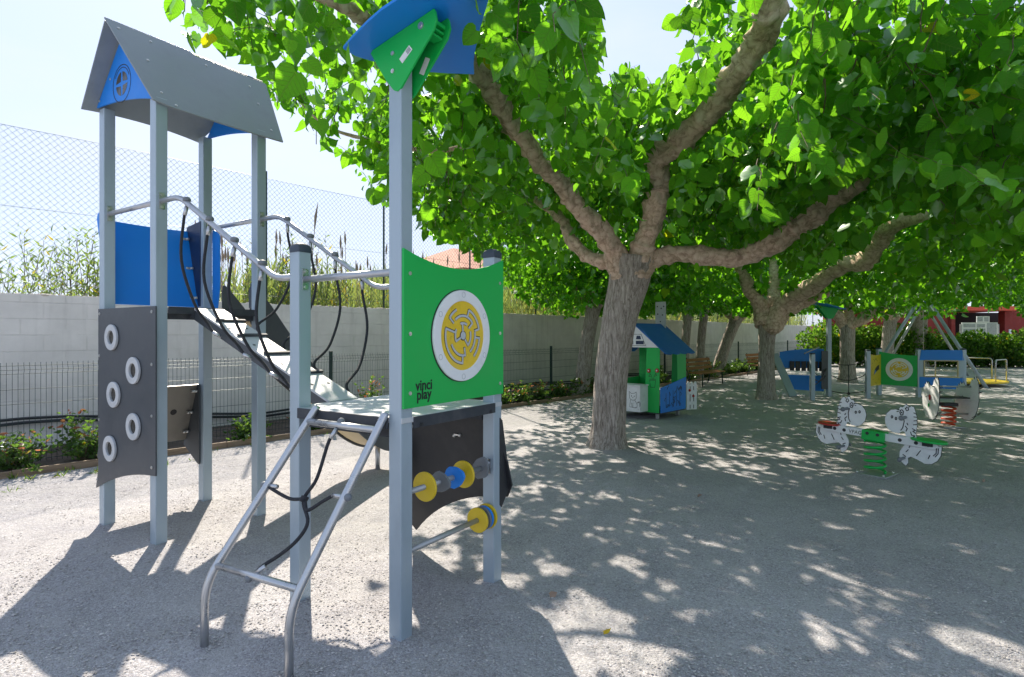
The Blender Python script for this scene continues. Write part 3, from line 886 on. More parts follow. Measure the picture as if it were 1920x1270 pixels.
def generic_tree(x, y, label, group, seed, nleaf, fork=2.3, R_=4.3, z0=2.75, z1=4.7, rt=.2, size=.17, lean=(0, 0), simple=False, limbs=None, keep=None, trunk_top=None, whip=.85, hi=False):
    """a pollarded mulberry"""
    root = empty('mulberry_tree', (x, y, 0), 0, label, 'tree', group)
    lx, ly = lean
    top = Vector((lx, ly, fork))
    trunk_obj(root, [(0, 0, -.1), (lx * .15, ly * .15, .25), (lx * .45, ly * .45, fork * .5), (lx * .8, ly * .8, fork * .85), (lx, ly, fork)],
              [rt * 1.5, rt * 1.12, rt * .95, rt * .98, rt * 1.05], seed)
    r2 = random.Random(int(seed * 100) + 5)
    if limbs is None:
        k = 4
        limbs = []
        a0 = r2.random() * 6.28
        for i in range(k):
            a = a0 + i * 6.283 / k + r2.uniform(-.3, .3)
            rr = r2.uniform(.5, .85) * R_
            limbs.append(([(math.cos(a) * .0 + lx, math.sin(a) * .0 + ly, fork - .15), (lx + math.cos(a) * .5, ly + math.sin(a) * .5, fork + .35),
                           (lx + math.cos(a + .2) * rr * .45, ly + math.sin(a + .2) * rr * .45, fork + .65 + r2.random() * .3), (lx + math.cos(a - .1) * rr * .75, ly + math.sin(a - .1) * rr * .75, fork + 1.1),
                           (lx + math.cos(a) * rr, ly + math.sin(a) * rr, fork + 1.5 + r2.random() * .4)], [rt * .62, rt * .55, rt * .48, rt * .38, rt * .2]))
    for i, (p, r_) in enumerate(limbs):
        limb_obj('limb', p, r_, root, M['limb'], 7, 12, seed=seed + i)
    nw = int(nleaf * .1 / whip)
    st, d = disc_starts(lx, ly, R_, nw, z0, z1)
    # shoots also spring straight from the limbs
    for p, r_ in limbs:
        pth = smooth_path(p, 6)[6:]
        for q in range(nw // 16):
            c = pth[r2.randrange(len(pth))]
            st = np.vstack([st, np.array(c)[None] + rng.normal(size=(1, 3)) * .1]); d = np.vstack([d, rng.normal(size=(1, 3)) * .5 + np.array([[0, 0, .6]])])
    k2 = (lambda pos: keep(pos + np.array([x, y, 0]))) if keep else (lambda pos: pos[:, 2] > z0 - .75)
    P, T, S, stems = whips(st, d, whip * (.6 + .8 * rng.random(len(st))), .085, size, k2)
    kk = prune(P, (x, y, 0)) & sun_holes(P, (x, y, 0)); P, T, S = P[kk], T[kk], S[kk]
    leaf_mesh('crown', P, T, S, M['leaf_far'] if simple else M['leaf_near'] if hi else M['leaf'], root, simple, hi=hi)
    stems = prune_stems(stems, (x, y, 0))
    stem_mesh('twigs', stems, .006, M['twig'], root)
    return root

# ------------------------------------------------------------------ the large play tower (local frame u, v, z)
def play_tower():
    PA = R(-33.16)
    root = empty('play_tower', (-3.515, 5.050, 0), PA, 'large grey post play tower with pitched grey roof, rope bridge and green maze panel', 'play structure')
    X, Y, Zv = Vector((1, 0, 0)), Vector((0, 1, 0)), Vector((0, 0, 1))
    hp = .045
    a, b, c, v = .885, 2.628, 3.479, .861
    # posts
    tops = {(0, 0): 3.60, (a, 0): 3.50, (0, v): 3.60, (a, v): 3.50, (b, 0): 2.17, (c, 0): 3.16, (b, v): 2.17, (c, v): 2.17}
    for (u, w), h in tops.items():
        p = MB().box((u, w, (h - .15) / 2), (hp * 2, hp * 2, h + .15)).build('post', M['post'], root, .006, 3)
        if h < 3:
            m = MB()
            rr = hp + .003
            def sq(z, k, bev):
                pts = []
                for sx, sy in ((1, 1), (-1, 1), (-1, -1), (1, -1)):
                    for t in range(4):
                        ang = math.atan2(sy, sx) + (t / 3 - .5) * math.pi / 2
                        cx, cy = sx * (k - bev), sy * (k - bev)
                        pts.append((u + cx + bev * math.cos(ang), w + cy + bev * math.sin(ang), z))
                return pts
            lv = [sq(h - .012, rr, .006), sq(h + .02, rr, .008), sq(h + .036, rr * .9, .02), sq(h + .045, rr * .62, .025), sq(h + .05, rr * .3, .012)]
            n = 16; vs = [q for l in lv for q in l]
            fs = [(i * n + k, i * n + (k + 1) % n, (i + 1) * n + (k + 1) % n, (i + 1) * n + k) for i in range(4) for k in range(n)]
            fs.append(tuple(4 * n + k for k in range(n)))
            m.add(vs, fs, True); m.build('post_cap', M['cap'], p)
    cache = {}
    def bolts(par, pts, N, r=.011, mt='bolt'):
        N = Vector(N).normalized()
        A = N.cross(Zv).normalized() if abs(N.z) < .9 else X
        B = N.cross(A)
        if A.cross(B).dot(N) < 0: A, B = B, A
        key = (tuple(round(q, 3) for q in N), r, mt)
        for p in pts:
            if key not in cache:
                m = MB(); m.disc(N * .004, A, B, r, .006, 12); m.disc(N * .0075, A, B, r * .55, .005, 8)
                o = m.build('bolt', M[mt], par); cache[key] = o.data
            else:
                o = bpy.data.objects.new('bolt', cache[key]); col.objects.link(o); o.parent = par
            o.location = p
    # ---- roof: ridge over u=.4425
    rz = 4.19; ru = .4425
    eR = Vector((.965, 0, 3.445)); eL = Vector((-.09, 0, 3.60))
    slopeR = (Vector((eR.x, 0, eR.z)) - Vector((ru, 0, rz)))
    lenR = slopeR.length; dR = slopeR.normalized()
    # right slope seen from outside: A along +v, B up the slope
    outl = [(-.06, 0), (-.075, .03), (-.195, lenR), (.50, lenR), (1.19, lenR - .035), (1.205, lenR - .06), (1.075, .03), (1.06, 0)] 
    bot = arc_pts((-.05, 0), (1.05, 0), -.012, 10)
    poly = [(-.075, .02)] + bot[1:-1] + [(1.06, .0), (1.215, lenR - .05), (1.20, lenR - .035), (.50, lenR - .03), (.47, lenR), (-.20, lenR)]
    pr = MB().panel(poly, (eR.x, 0, eR.z), Y, -dR, .013).build('roof_panel', M['roof'], root, .002)
    NR = Y.cross(-dR)
    up = -dR
    for pv, pz in ((-.12, lenR - .09), (.12, lenR - .1), (.02, .52), (.02, .14), (.58, lenR - .13), (.98, lenR - .2), (.98, .47), (.98, .12), (.1, .03)):
        bolts(pr, [Vector((eR.x, 0, eR.z)) + Y * pv + up * pz], NR)
    sl = Vector((eL.x, 0, eL.z)) - Vector((ru - .013, 0, rz)); lenL = sl.length; dL = sl.normalized()
    # left slope: seen from below; arc cut lower edge
    arc = arc_pts((-.16, 0), (.85, -.01), .035, 14)
    polyL = [(x, y - .02) for x, y in arc] + [(1.20, lenL), (.50, lenL), (.49, lenL - .02), (-.19, lenL - .02)]
    polyL = [(p[0], p[1]) for p in polyL]
    # orient: A = -v so that the front faces outward (-u side)
    pl = MB().panel([(-x, y) for x, y in polyL][::-1], (eL.x, 0, eL.z), -Y, -dL, .013).build('roof_panel', M['roof'], root, .002)
    # gables
    for gv, nm in ((-.058, 1), (.919, -1)):
        zb = 3.50
        xr, xl = .925, -.06
        # outline in (u, z)
        def roofz_r(u): return rz + (u - ru) * (eR.z - rz) / (eR.x - ru) - .02
        def roofz_l(u): return rz + (ru - u) * (eL.z - rz) / (ru - eL.x) - .02
        pts = arc_pts((xr - .0, roofz_r(xr) - .005), (xl - .0, roofz_l(xl)), -.028 if nm == 1 else -.035, 12)
        outline = [(ru, roofz_r(ru) - .02)] + [(xl, roofz_l(xl))] + pts[::-1][1:-1] + [(xr, roofz_r(xr))]
        if nm == 1:
            g = MB().panel(outline, (0, gv, 0), X, Zv, .013).build('gable_panel', M['blue'], root, .001)
            cc = (.405, gv - .0016, 3.715)
            mk = MB()
            mk.ring(cc, X, Zv, .150, .157, .001, 0, 6.2832)
            mk.ring(cc, X, Zv, .128, .134, .001, R(20), R(150))
            mk.build('porthole_groove', M['ink'], g)
            pn = MB()
            for q in range(4):
                a0 = q * math.pi / 2 + .10; a1 = (q + 1) * math.pi / 2 - .10
                pp = [(.018 * math.sqrt(2) * math.cos(q * math.pi / 2 + math.pi / 4), .018 * math.sqrt(2) * math.sin(q * math.pi / 2 + math.pi / 4))]
                pp += [(.098 * math.cos(a0 + (a1 - a0) * k / 8), .098 * math.sin(a0 + (a1 - a0) * k / 8)) for k in range(9)]
                pn.panel(pp, cc, X, Zv, .001)
            pn.build('porthole_pane', M['smoke'], g)
            bolts(g, [(.0, gv, 3.66), (.2, gv, 3.80)], -Y)
        else:
            g = MB().panel([(-p[0], p[1]) for p in outline][::-1], (0, gv, 0), -X, Zv, .013).build('gable_panel', M['blue'], root, .001)
    # ---- upper deck
    dk = MB().box((a / 2, v / 2, 1.855), (a + .085, v + .085, .030)).build('upper_deck', M['deck'], root, .003)
    MB().box((a + .05, v / 2, 1.845), (.018, v - .10, .055)).box((a / 2, -.05, 1.845), (a - .1, .014, .055)).box((a / 2, v + .05, 1.845), (a - .1, .014, .055)).build('deck_edge', M['rubber'], dk)
    MB().box((a + .047, .25, 1.80), (.03, .05, .03)).box((a + .047, .55, 1.80), (.03, .05, .03)).box((a - .04, v / 2, 1.80), (.06, v - .1, .05)).build('deck_beam', M['rubber'], dk)
    # ---- climbing panel on the front (v = -.057)
    pf = -.0585
    pts = [(-.03, 1.872), (-.028, .52), (-.078, .322)] + arc_pts((-.078, .322), (.955, .559), -.055, 12)[1:-1] + [(.955, .559), (.955, 1.872)]
    pts = [(-.03, 1.872), (-.03, .50), (-.075, .322)] + arc_pts((-.075, .322), (.955, .559), .05, 12)[1:-1] + [(.955, .559), (.955, 1.872)]
    cp = MB().panel(pts, (0, pf, 0), X, Zv, .013).build('climbing_panel', M['slate'], root, .002)
    for (u, z) in ((.246, 1.628), (.625, 1.364), (.284, 1.152), (.625, .915), (.216, .696)):
        rg = MB().ring((u, pf - .022, z), X, Zv, .058, .108, .020).build('grip_ring', M['ringgrey'], cp, .004)
        MB().ring((u, pf - .0015, z), X, Zv, .05, .112, .001).build('ring_gasket', M['black'], rg)
        MB().disc((u, pf - .003, z), X, Zv, .058, .002, 28).build('see_through_hole', M['smoke'], rg)
    bolts(cp, [(-.0, pf, 1.83), (.90, pf, 1.83), (-.005, pf, 1.47), (.90, pf, 1.42), (-.01, pf, .92), (.90, pf, 1.02), (-.045, pf, .40), (.90, pf, .62)], -Y, .012)
    # ---- upper bay on the back-left side: blue panel leaning outwards with wings, the rear one painted dark for its unlit face
    def quad_panel(p0, p1, p2, p3, t, name, mt, par, bev=.002, arc=0.0):
        p0, p1, p2, p3 = map(Vector, (p0, p1, p2, p3))
        A = (p1 - p0).normalized(); Nn = A.cross(p3 - p0).normalized(); B = Nn.cross(A)
        f = lambda p: ((p - p0).dot(A), (p - p0).dot(B))
        o = [f(p0), f(p1), f(p2)]
        if arc:
            o += arc_pts(f(p2), f(p3), arc, 10)[1:-1]
        o += [f(p3)]
        return MB().panel(o, p0, A, B, t).build(name, mt, par, bev)
    bp = quad_panel((-.05, .83, 1.92), (-.05, .03, 1.92), (-.25, .03, 2.69), (-.25, .83, 2.69), .013, 'bay_panel', M['blue'], root, .002, .012)
    # note: faces outwards; the seen side is the back of the sheet
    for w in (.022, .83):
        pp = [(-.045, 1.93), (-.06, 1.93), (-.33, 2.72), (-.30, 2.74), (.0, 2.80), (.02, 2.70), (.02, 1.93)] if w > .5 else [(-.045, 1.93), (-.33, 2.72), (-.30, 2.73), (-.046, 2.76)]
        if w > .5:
            MB().panel(pp[::-1] if False else [(-.05, 1.93), (.0, 1.93), (.0, 2.77), (-.245, 2.735), (-.265, 2.69)], (0, w - .02, 0), X, Zv, .013).build('bay_wing', M['navy'], root, .002)  # blue wing coloured navy: shade of the side turned from the sun
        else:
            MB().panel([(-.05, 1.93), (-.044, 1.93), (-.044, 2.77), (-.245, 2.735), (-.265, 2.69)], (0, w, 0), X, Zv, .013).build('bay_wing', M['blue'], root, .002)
    for f in (.12, .5, .88):
        cl = MB()
        u = -.05 - .20 * f; z = 1.92 + .78 * f
        cl.box((u + .025, .79, z), (.05, .012, .022)).box((u + .012, .77, z), (.012, .05, .022))
        cl.ball((u + .04, .782, z), .012, 8, 5); cl.ball((u + .018, .752, z), .012, 8, 5)
        cl.build('corner_bracket', M['bolt'], bp)
    # ---- lower bay: taupe panel leaning outwards at the bottom
    lp = quad_panel((-.26, .82, .60), (-.26, .03, .60), (-.04, .03, 1.163), (-.04, .82, 1.163), .013, 'lower_bay_panel', M['taupe'], root)
    lp.location = (0, 0, 0)
    MB().panel([(0, 1.16), (-.05, 1.16), (-.285, .55), (-.265, .53), (-.03, .38), (.0, .375)], (0, .797, 0), X, Zv, .013).build('lower_bay_wing', M['slate'], root, .002)
    MB().panel([(-.044, 1.16), (-.05, 1.16), (-.27, .56), (-.22, .52), (-.05, .40), (-.044, .395)], (0, .025, 0), X, Zv, .013).build('lower_bay_wing', M['slate'], root, .002)
    for f in (.15, .5, .88):
        cl = MB()
        u = -.26 + .22 * f; z = .60 + .563 * f
        cl.box((u + .03, .77, z), (.03, .06, .022)).ball((u + .045, .75, z), .014, 8, 5).ball((u + .045, .782, z), .014, 8, 5)
        cl.build('corner_bracket', M['bolt'], lp)
    cl = MB()
    cl.disc((-.13, .62, .90), (0, -1, 0), (.36, 0, .93), .03, .004, 14)
    cl.build('hand_hole', M['ink'], lp)
    # ---- slide entry panels on the back edge of the upper deck
    sp = MB().panel([(.045, 1.90), (.13, 1.90), (.17, 2.12), (.17, 2.62), (.14, 2.66), (.045, 2.70)], (0, .905, 0), X, Zv, .013).build('slide_entry_panel', M['blue'], root, .002)
    MB().panel([(.66, 1.90), (.84, 1.90), (.84, 2.08), (.83, 2.10), (.68, 2.10), (.66, 2.07)], (0, .905, 0), X, Zv, .05).build('slide_entry_panel', M['slate'], root, .004)
    # ---- slide (runs along +v from the upper deck)
    sl = MB(); u0, u1 = .22, .66
    prof = [(v + .04, 1.865), (v + .12, 1.84), (1.35, 1.44), (1.9, .97), (2.3, .62), (2.52, .47), (2.72, .385), (2.95, .36)]
    for (p, q) in zip(prof[:-1], prof[1:]):
        pass
    ps = smooth_path([Vector((0, p[0], p[1])) for p in prof], 4)
    vs = []; n = len(ps)
    for p in ps: vs += [(u0, p.y, p.z), (u1, p.y, p.z), (u1, p.y, p.z - .02), (u0, p.y, p.z - .02)]
    fs = [(i * 4 + q, i * 4 + (q + 1) % 4, (i + 1) * 4 + (q + 1) % 4, (i + 1) * 4 + q) for i in range(n - 1) for q in range(4)] + [(0, 3, 2, 1), ((n - 1) * 4, (n - 1) * 4 + 1, (n - 1) * 4 + 2, (n - 1) * 4 + 3)]
    sm = MB(); sm.add(vs, fs)
    slide = sm.build('slide', M['steel'], root)
    us = MB(); vs = []
    for p in ps: vs += [(u0 + .015, p.y, p.z - .024), (u1 - .015, p.y, p.z - .024), (u1 - .015, p.y, p.z - .10), (u0 + .015, p.y, p.z - .10)]
    us.add(vs, fs); us.build('slide_underside', M['cream'], slide)
    for uu in (u0 - .018, u1 + .004):
        top = [(p.y, p.z + (.26 if p.y < 1.15 else .26 - .13 * min(1, (p.y - 1.15) / .5))) for p in ps]
        botm = [(p.y, p.z - .13) for p in ps]
        out = [(v + .05, 1.78)] + botm[2:] + top[::-1][:-2] + [(v + .05, 2.07)]
        MB().panel(out, (uu + .014, 0, 0), Y, Zv, .014).build('slide_side', M['slate'], slide, .002)
    MB().tube([(.44, 2.75, .36), (.44, 2.75, -.05)], .03, 10).build('slide_leg', M['zinc'], slide)
    # ---- lower deck
    ld = MB().box(((b + c) / 2, v / 2, 1.19), (c - b + .10, v + .085, .030)).build('lower_deck', M['deck'], root, .003)
    MB().box(((b + c) / 2, -.052, 1.173), (c - b - .092, .014, .062)).box((c + .052, v / 2, 1.173), (.014, v - .092, .062)).box(((b + c) / 2, v + .052, 1.173), (c - b - .092, .014, .062)).build('deck_edge', M['rubber'], ld, .002)
    bolts(ld, [(b + .14, -.06, 1.15), (c - .13, -.06, 1.15)], -Y, .013, 'black')
    bolts(ld, [(c + .06, v - .10, 1.155), (c + .06, .1, 1.155)], X, .013, 'black')
    MB().box(((b + c) / 2, .03, 1.12), (c - b - .1, .04, .07)).box(((b + c) / 2, v - .03, 1.12), (c - b - .1, .04, .07)).build('deck_beam', M['rubber'], ld)
    # ---- sloping ramp between the decks
    r0, r1 = Vector((a + .06, 0, 1.868)), Vector((b - .03, 0, 1.212))
    d = (r1 - r0); Lr = d.length; d.normalize(); nr = Vector((-d.z, 0, d.x)); 
    w0, w1 = .245, .495
    def rp(t, w, h): return r0 + d * t + Y * w + nr * h
    rm = MB(); rm.add([rp(0, w0, 0), rp(0, w1, 0), rp(Lr, w1, 0), rp(Lr, w0, 0), rp(0, w0, -.016), rp(0, w1, -.016), rp(Lr, w1, -.016), rp(Lr, w0, -.016)],
                      [(0, 3, 2, 1), (4, 5, 6, 7), (0, 1, 5, 4), (1, 2, 6, 5), (2, 3, 7, 6), (3, 0, 4, 7)])
    ramp = rm.build('ramp_board', M['deck'], root, .003)
    sr = MB()
    for w in (w0 + .02, w1 - .02):
        sr.bar(rp(.02, w, -.055), rp(Lr - .02, w, -.055), .03, .075, nr)
    sr.build('ramp_rail', M['slate'], ramp)
    for t in (.30, .62, .98, 1.34):
        bt = MB().bar(rp(t, w0 + .02, .010), rp(t, w1 + .02, .010), .03, .018, nr).build('foot_batten', M['rubber'], ramp, .004)
    for t in (.12, .46, .80, 1.16, 1.52):
        for w in (w0 + .05, w1 - .06):
            MB().disc(rp(t, w, .003), d, Y, .011, .004, 9).build('bolt', M['rubber'], ramp)
    ub = MB(); ub.add([rp(.25, w0 + .04, -.10), rp(.25, w1 - .04, -.10), rp(Lr - .05, w1 - .04, -.10), rp(Lr - .05, w0 + .04, -.10), rp(.25, w0 + .04, -.115), rp(.25, w1 - .04, -.115), rp(Lr - .05, w1 - .04, -.115), rp(Lr - .05, w0 + .04, -.115)],
                      [(0, 3, 2, 1), (4, 5, 6, 7), (0, 1, 5, 4), (1, 2, 6, 5), (2, 3, 7, 6), (3, 0, 4, 7)])
    ub.build('ramp_soffit', M['cream'], ramp)
    # ---- hand rails
    rr = .0205
    zrl = 2.695
    def flange(rl, u_, w_, z_, sgn):
        MB().box((u_ + sgn * (hp + .003), w_, z_), (.005, .044, .13)).build('rail_flange', M['steel'], rl, .001)
        bolts(rl, [(u_ + sgn * (hp + .006), w_, z_ + .047), (u_ + sgn * (hp + .006), w_, z_ - .047)], (sgn, 0, 0), .012)
    for w in (0, v):
        q = MB().tube([(hp, w, zrl), (a - hp, w, zrl)], rr, 14).build('hand_rail', M['zinc'], root)
        flange(q, 0, w, zrl, 1)
        pts = [(a + hp, w, zrl), (1.195, w, zrl), (2.388, w, 2.012), (b - hp, w, 2.012)]
        rl = MB().tube(round_path(pts, .10, 6), rr, 14).build('hand_rail', M['zinc'], root)
        flange(rl, a, w, zrl, 1)
        for ub_ in (1.30, 1.61, 1.92, 2.235):
            zz = zrl - (ub_ - 1.195) * .5725
            MB().tube([(ub_, w, zz + .012), (ub_, w, zz + .030), (ub_, w, zz + .042)], [.028, .028, .018], 14).build('rail_knob', M['greypl'], rl)
    rl = MB().tube([(b + hp, 0, 1.992), (c - hp, 0, 1.992)], rr, 14).build('hand_rail', M['zinc'], root)
    flange(rl, b, 0, 1.992, 1)
    # ---- ropes from the rails to the ramp
    near = [(1.30, 1.36), (1.61, 1.76), (1.92, 2.08), (2.235, 2.31)]
    far = [(1.30, 1.38), (1.61, 1.73), (1.92, 2.10), (2.235, 2.46)]
    for lst, w, we, z0f in ((near, 0, w0 - .035, lambda u: 2.695 - (u - 1.195) * .5725), (far, v, w1 + .035, lambda u: 2.695 - (u - 1.195) * .5725)):
        for (ua, ue) in lst:
            zt = z0f(ua)
            te = (ue - r0.x) / d.x; ze = (r0 + d * te).z - .06
            out = -.05 if w < .1 else .05
            A = Vector((ua, w, zt - .02)); Bp = Vector((ue, we, ze))
            fall = zt - ze
            pts = [A, A + Vector((-.012, out * .3, -.10)), A + Vector((.02 * (ue - ua > 0) - .01, out * .9, -fall * .42)), A.lerp(Bp, .55) + Vector((-.02, out * 1.3, -fall * .20)),
                   Bp + Vector((-.075 if ue > ua else -.02, out * 1.0, fall * .10)), Bp + Vector((-.02, out * .5, fall * .02)), Bp]
            rp_ = MB().tube(smooth_path(pts, 6), .0105, 9).build('rope', M['rope'], root)
            dd = (pts[1] - pts[0]).normalized()
            MB().tube([A + dd * .01, A + dd * .075], .0145, 10).build('ferrule', M['steel'], rp_)
            d2 = (Bp - pts[-2]).normalized()
            MB().tube([Bp - d2 * .05, Bp + d2 * .02], .0135, 10).build('ferrule', M['steel'], rp_)
    # ---- green maze panel
    g = c + .0585
    gp = [(-.038, 1.254)] + arc_pts((-.038, 1.254), (.905, 1.259), -.0 + .012, 8)[1:-1] + [(.905, 1.259), (.905, 2.15)] + arc_pts((.905, 2.15), (-.038, 2.05 + .07), .058, 14)[1:-1] + [(-.038, 2.12)]
    gp = [(-.038, 1.254), (.907, 1.259), (.907, 2.146)] + arc_pts((.907, 2.146), (-.038, 2.112), .085, 14)[1:-1] + [(-.038, 2.112)]
    gpan = MB().panel(gp, (g, 0, 0), Y, Zv, .014).build('maze_panel', M['green'], root, .002)
    bolts(gpan, [(g, .01, 1.98), (g, .01, 1.655), (g, .01, 1.335), (g, .865, 1.99), (g, .865, 1.66), (g, .865, 1.33)], X, .011)
    cc = Vector((g + .018, .455, 1.645)); cz = lambda k: cc + X * k
    MB().disc(cc - X * .0155, Y, Zv, .277, .002, 56).build('painted_ring_shadow', M['black'], gpan)  # black disc paints a shadow rim behind the maze ring
    wr = MB().ring(cc, Y, Zv, .207, .272, .014, n=64).build('maze_ring', M['white'], gpan, .003)
    for k in range(6):
        bm = MB(); an = k * math.pi / 3 + math.pi / 2
        bm.ring(cc + X * .001 + Y * (.245 * math.cos(an)) + Zv * (.245 * math.sin(an)), Y, Zv, .014, .017, .001, 0, 6.2831853, 16)
        bm.build('ring_screw', M['ringgrey'], wr)
    md = MB().disc(cc - X * .006, Y, Zv, .207, .008, 56).build('maze_disc', M['maze'], gpan)
    gr = MB(); gw = MB()
    def groove(r, a0, a1):
        a0, a1 = R(a0), R(a1)
        gr.ring(cc - X * .0045, Y, Zv, r - .0095, r + .0095, .0015, a0, a1, 18)
        gw.ring(cc - X * .0035, Y, Zv, r - .0075, r + .0062, .001, a0, a1, 18)
    def spoke(a_, ra, rb):
        a_ = R(a_)
        p = (ra * math.cos(a_), ra * math.sin(a_)); q = (rb * math.cos(a_), rb * math.sin(a_))
        gr.ribbon([p, q], cc - X * .0042, Y, Zv, .018, .0015); gw.ribbon([(p[0], p[1] - .002), (q[0], q[1] - .002)], cc - X * .0032, Y, Zv, .012, .001)
    groove(.165, 15, 70); groove(.165, 112, 140); groove(.165, 165, 268); groove(.165, -50, -5)
    groove(.120, 40, 128); groove(.120, 205, 280); groove(.120, -55, 10)
    groove(.075, 60, 110); groove(.075, 150, 205); groove(.075, -50, 20)
    spoke(70, .12, .165); spoke(15, .12, .165); spoke(140, .12, .165); spoke(165, .075, .165); spoke(268, .12, .165); spoke(40, .075, .12); spoke(280, .075, .12); spoke(-5, .12, .165); spoke(205, .03, .075); spoke(-50, .03, .075); spoke(95, .03, .075)
    gr.ring(cc - X * .0045, Y, Zv, .001, .03, .0015, 0, 6.2831853, 20)
    gw.ring(cc - X * .0030, Y, Zv, .001, .024, .001, 0, 6.2831853, 20)
    gr.build('maze_groove', M['ink'], md); gw.build('maze_groove_wall', M['ringgrey'], md)
    text_mesh('vinci\nplay', 'lettering', M['ink'], gpan, .082, frameM((g + .0012, .122, 1.345), Y, Zv), .0008, sx=.92, line=.62, bold=.0016)
    # ---- spinning beads under the green panel
    for zz, beads in ((.785, ((.196, 'yellow', 0, .084), (.327, 'greypl', 1, .078), (.455, 'blue', 1, .085), (.55, 'yellow', 0, .084), (.735, 'greypl', 1, .080))),
                      (.46, ((.70, 'yellow', 0, .080), (.745, 'greypl', 0, .076), (.768, 'blue', 0, .076), (.80, 'yellow', 0, .082)))):
        rod = MB().tube([(c, .03, zz), (c, v - .03, zz)], .0165, 14).build('bead_rod', M['galv'], root)
        for (w, mt, kind, rb) in beads:
            m = MB()
            if kind == 0:
                m.disc((c, w - .009, zz), X, Zv, rb, .017, 32)
            else:
                base = [(0, 1.05), (.82, .30), (.68, -.45), (.22, -1.0), (-.22, -1.0), (-.68, -.45), (-.82, .30)]
                ang = .5 + w * 3
                pp = []
                for i in range(len(base)):
                    x0, y0 = base[i]; x1, y1 = base[(i + 1) % len(base)]
                    for t in (.18, .5, .82):
                        x, y = x0 + (x1 - x0) * t, y0 + (y1 - y0) * t
                        pp.append(((x * math.cos(ang) - y * math.sin(ang)) * rb, (x * math.sin(ang) + y * math.cos(ang)) * rb))
                m.panel(pp, (c, w - .009, zz), X, Zv, .017)
            bead = m.build('bead', M[mt], rod, .003)
        MB().ball((c, v - .052, zz + .02), .017, 10, 6).box((c, v - .048, zz), (.04, .006, .1)).build('rod_flange', M['steel'], rod)
    # ---- black climbing wall at the back of the lower deck
    kp = quad_panel((3.62, v + .28, .60), (2.52, v + .28, .16), (2.60, v + .06, 1.10), (3.50, v + .06, 1.10), .014, 'climbing_wall', M['black'], root)
    bpy.data.objects.remove(kp)
    A = Vector((-1, 0, 0)); B = Vector((0, -.24, .97)).normalized()
    O = Vector((3.53, v + .26, .10))
    cw = [(-.02, .72), (-.03, .55), (.02, .46)] + arc_pts((.02, .46), (.95, .02), .10, 12)[1:-1] + [(.95, .02), (1.02, .10), (1.02, 1.02), (.06, 1.02)]
    kw = MB().panel(cw, O, A, B, .014).build('climbing_wall', M['black'], root, .002)
    Nb = A.cross(B)
    for (x, y, s) in ((.80, .90, 1), (.35, .88, 1), (.90, .62, 1), (.32, .60, 0), (.72, .92, 0), (.2, .42, 1)):
        p = O + A * x + B * y - Nb * .018
        MB().ball(p, .014, 8, 5).ball(p + A * .05 - Vector((0, 0, .008)), .013, 8, 5).bar(p, p + A * .05, .014, .01).build('foothold_bolt', M['bolt'], kw)
    kwing = MB().panel([(.0, 1.10), (.03, 1.08), (.125, .63), (.02, .50), (.0, .52)], (c + .05, v + .02, 0), Y, Zv, .014).build('wall_wing', M['black'], root, .002)
    # ---- canopy on the tall front post
    hb = []
    def zt(u): return 3.216 + .215 * (u - 3.315)
    edge = [(3.22, -.173), (3.215, -.08), (3.239, .017), (3.29, .16), (3.36, .325), (3.44, .448), (3.537, .584), (3.60, .495), (3.668, .414), (3.816, .265), (3.982, .113), (4.13, -.03), (4.22, -.20), (4.24, -.33), (4.0, -.28), (3.80, -.24), (3.674, -.225), (3.569, -.23), (3.463, -.22), (3.317, -.196)]
    cv = MB(); nE = len(edge)
    f0 = [(u, w, zt(u) + .016) for u, w in edge]; f1 = [(u, w, zt(u)) for u, w in edge]
    cv.add(f0 + f1, [tuple(range(nE)), tuple(range(2 * nE - 1, nE - 1, -1))] + [(i, nE + i, nE + (i + 1) % nE, (i + 1) % nE) for i in range(nE)])
    cv.build('canopy_panel', M['blue'], root, .002)
    bo = [(3.315, 3.214), (3.30, 3.20), (3.352, 3.12), (3.42, 3.02), (3.475, 2.957), (3.505, 2.945), (3.53, 2.96), (3.64, 3.08), (3.755, 3.20), (3.775, 3.25), (3.765, 3.295), (3.756, 3.309)]
    for w in (-.048, .060):
        br = MB().panel(bo, (0, w - .002, 0), X, Zv, .013).build('canopy_bracket', M['green'], root, .002)
        if w < 0:
            bolts(br, [(3.47, w - .003, 3.155), (3.47, w - .003, 3.06)], -Y, .012)
            bolts(br, [(3.67, w - .003, 3.245)], -Y, .019)
            st = MB().panel([(-.045, -.018), (.045, -.018), (.045, .018), (-.045, .018)], (3.565, w - .004, 3.125), (.80, 0, .62), (-.62, 0, .80), .001).build('sticker', M['white'], br)
            mk = MB()
            for k in range(5):
                mk.ribbon([(.012 + k * .006, -.012), (.012 + k * .006, .012)], (3.565, w - .005, 3.125), (.80, 0, .62), (-.62, 0, .80), .003, .0005)
            mk.build('sticker_print', M['greypl'], st)
        else:
            st = MB().panel([(-.045, -.018), (.045, -.018), (.045, .018), (-.045, .018)], (3.60, w - .004, 3.095), (.5, 0, .86), (-.86, 0, .5), .001).build('sticker', M['white'], br)
    MB().box((3.70, .005, 3.255), (.10, .09, .02)).box((3.70, .005, 3.225), (.08, .09, .012)).box((3.70, .005, 3.20), (.06, .09, .012)).build('bracket_spacer', M['green'], root)
    # ---- bent tube ladder
    L0, L1 = Vector((2.66, -.62, .33)), Vector((3.29, -.56, .33))
    T0, T1 = Vector((2.855, -.075, 1.20)), Vector((3.42, -.075, 1.20))
    tr = .0215
    for (f, t, nm) in ((L0, T0, 0), (L1, T1, 1)):
        MB().tube(round_path([f - Zv * .42, f, t, t + (t - f).normalized() * .035], .12, 7), tr, 16).build('ladder_rail', M['steel'], root)
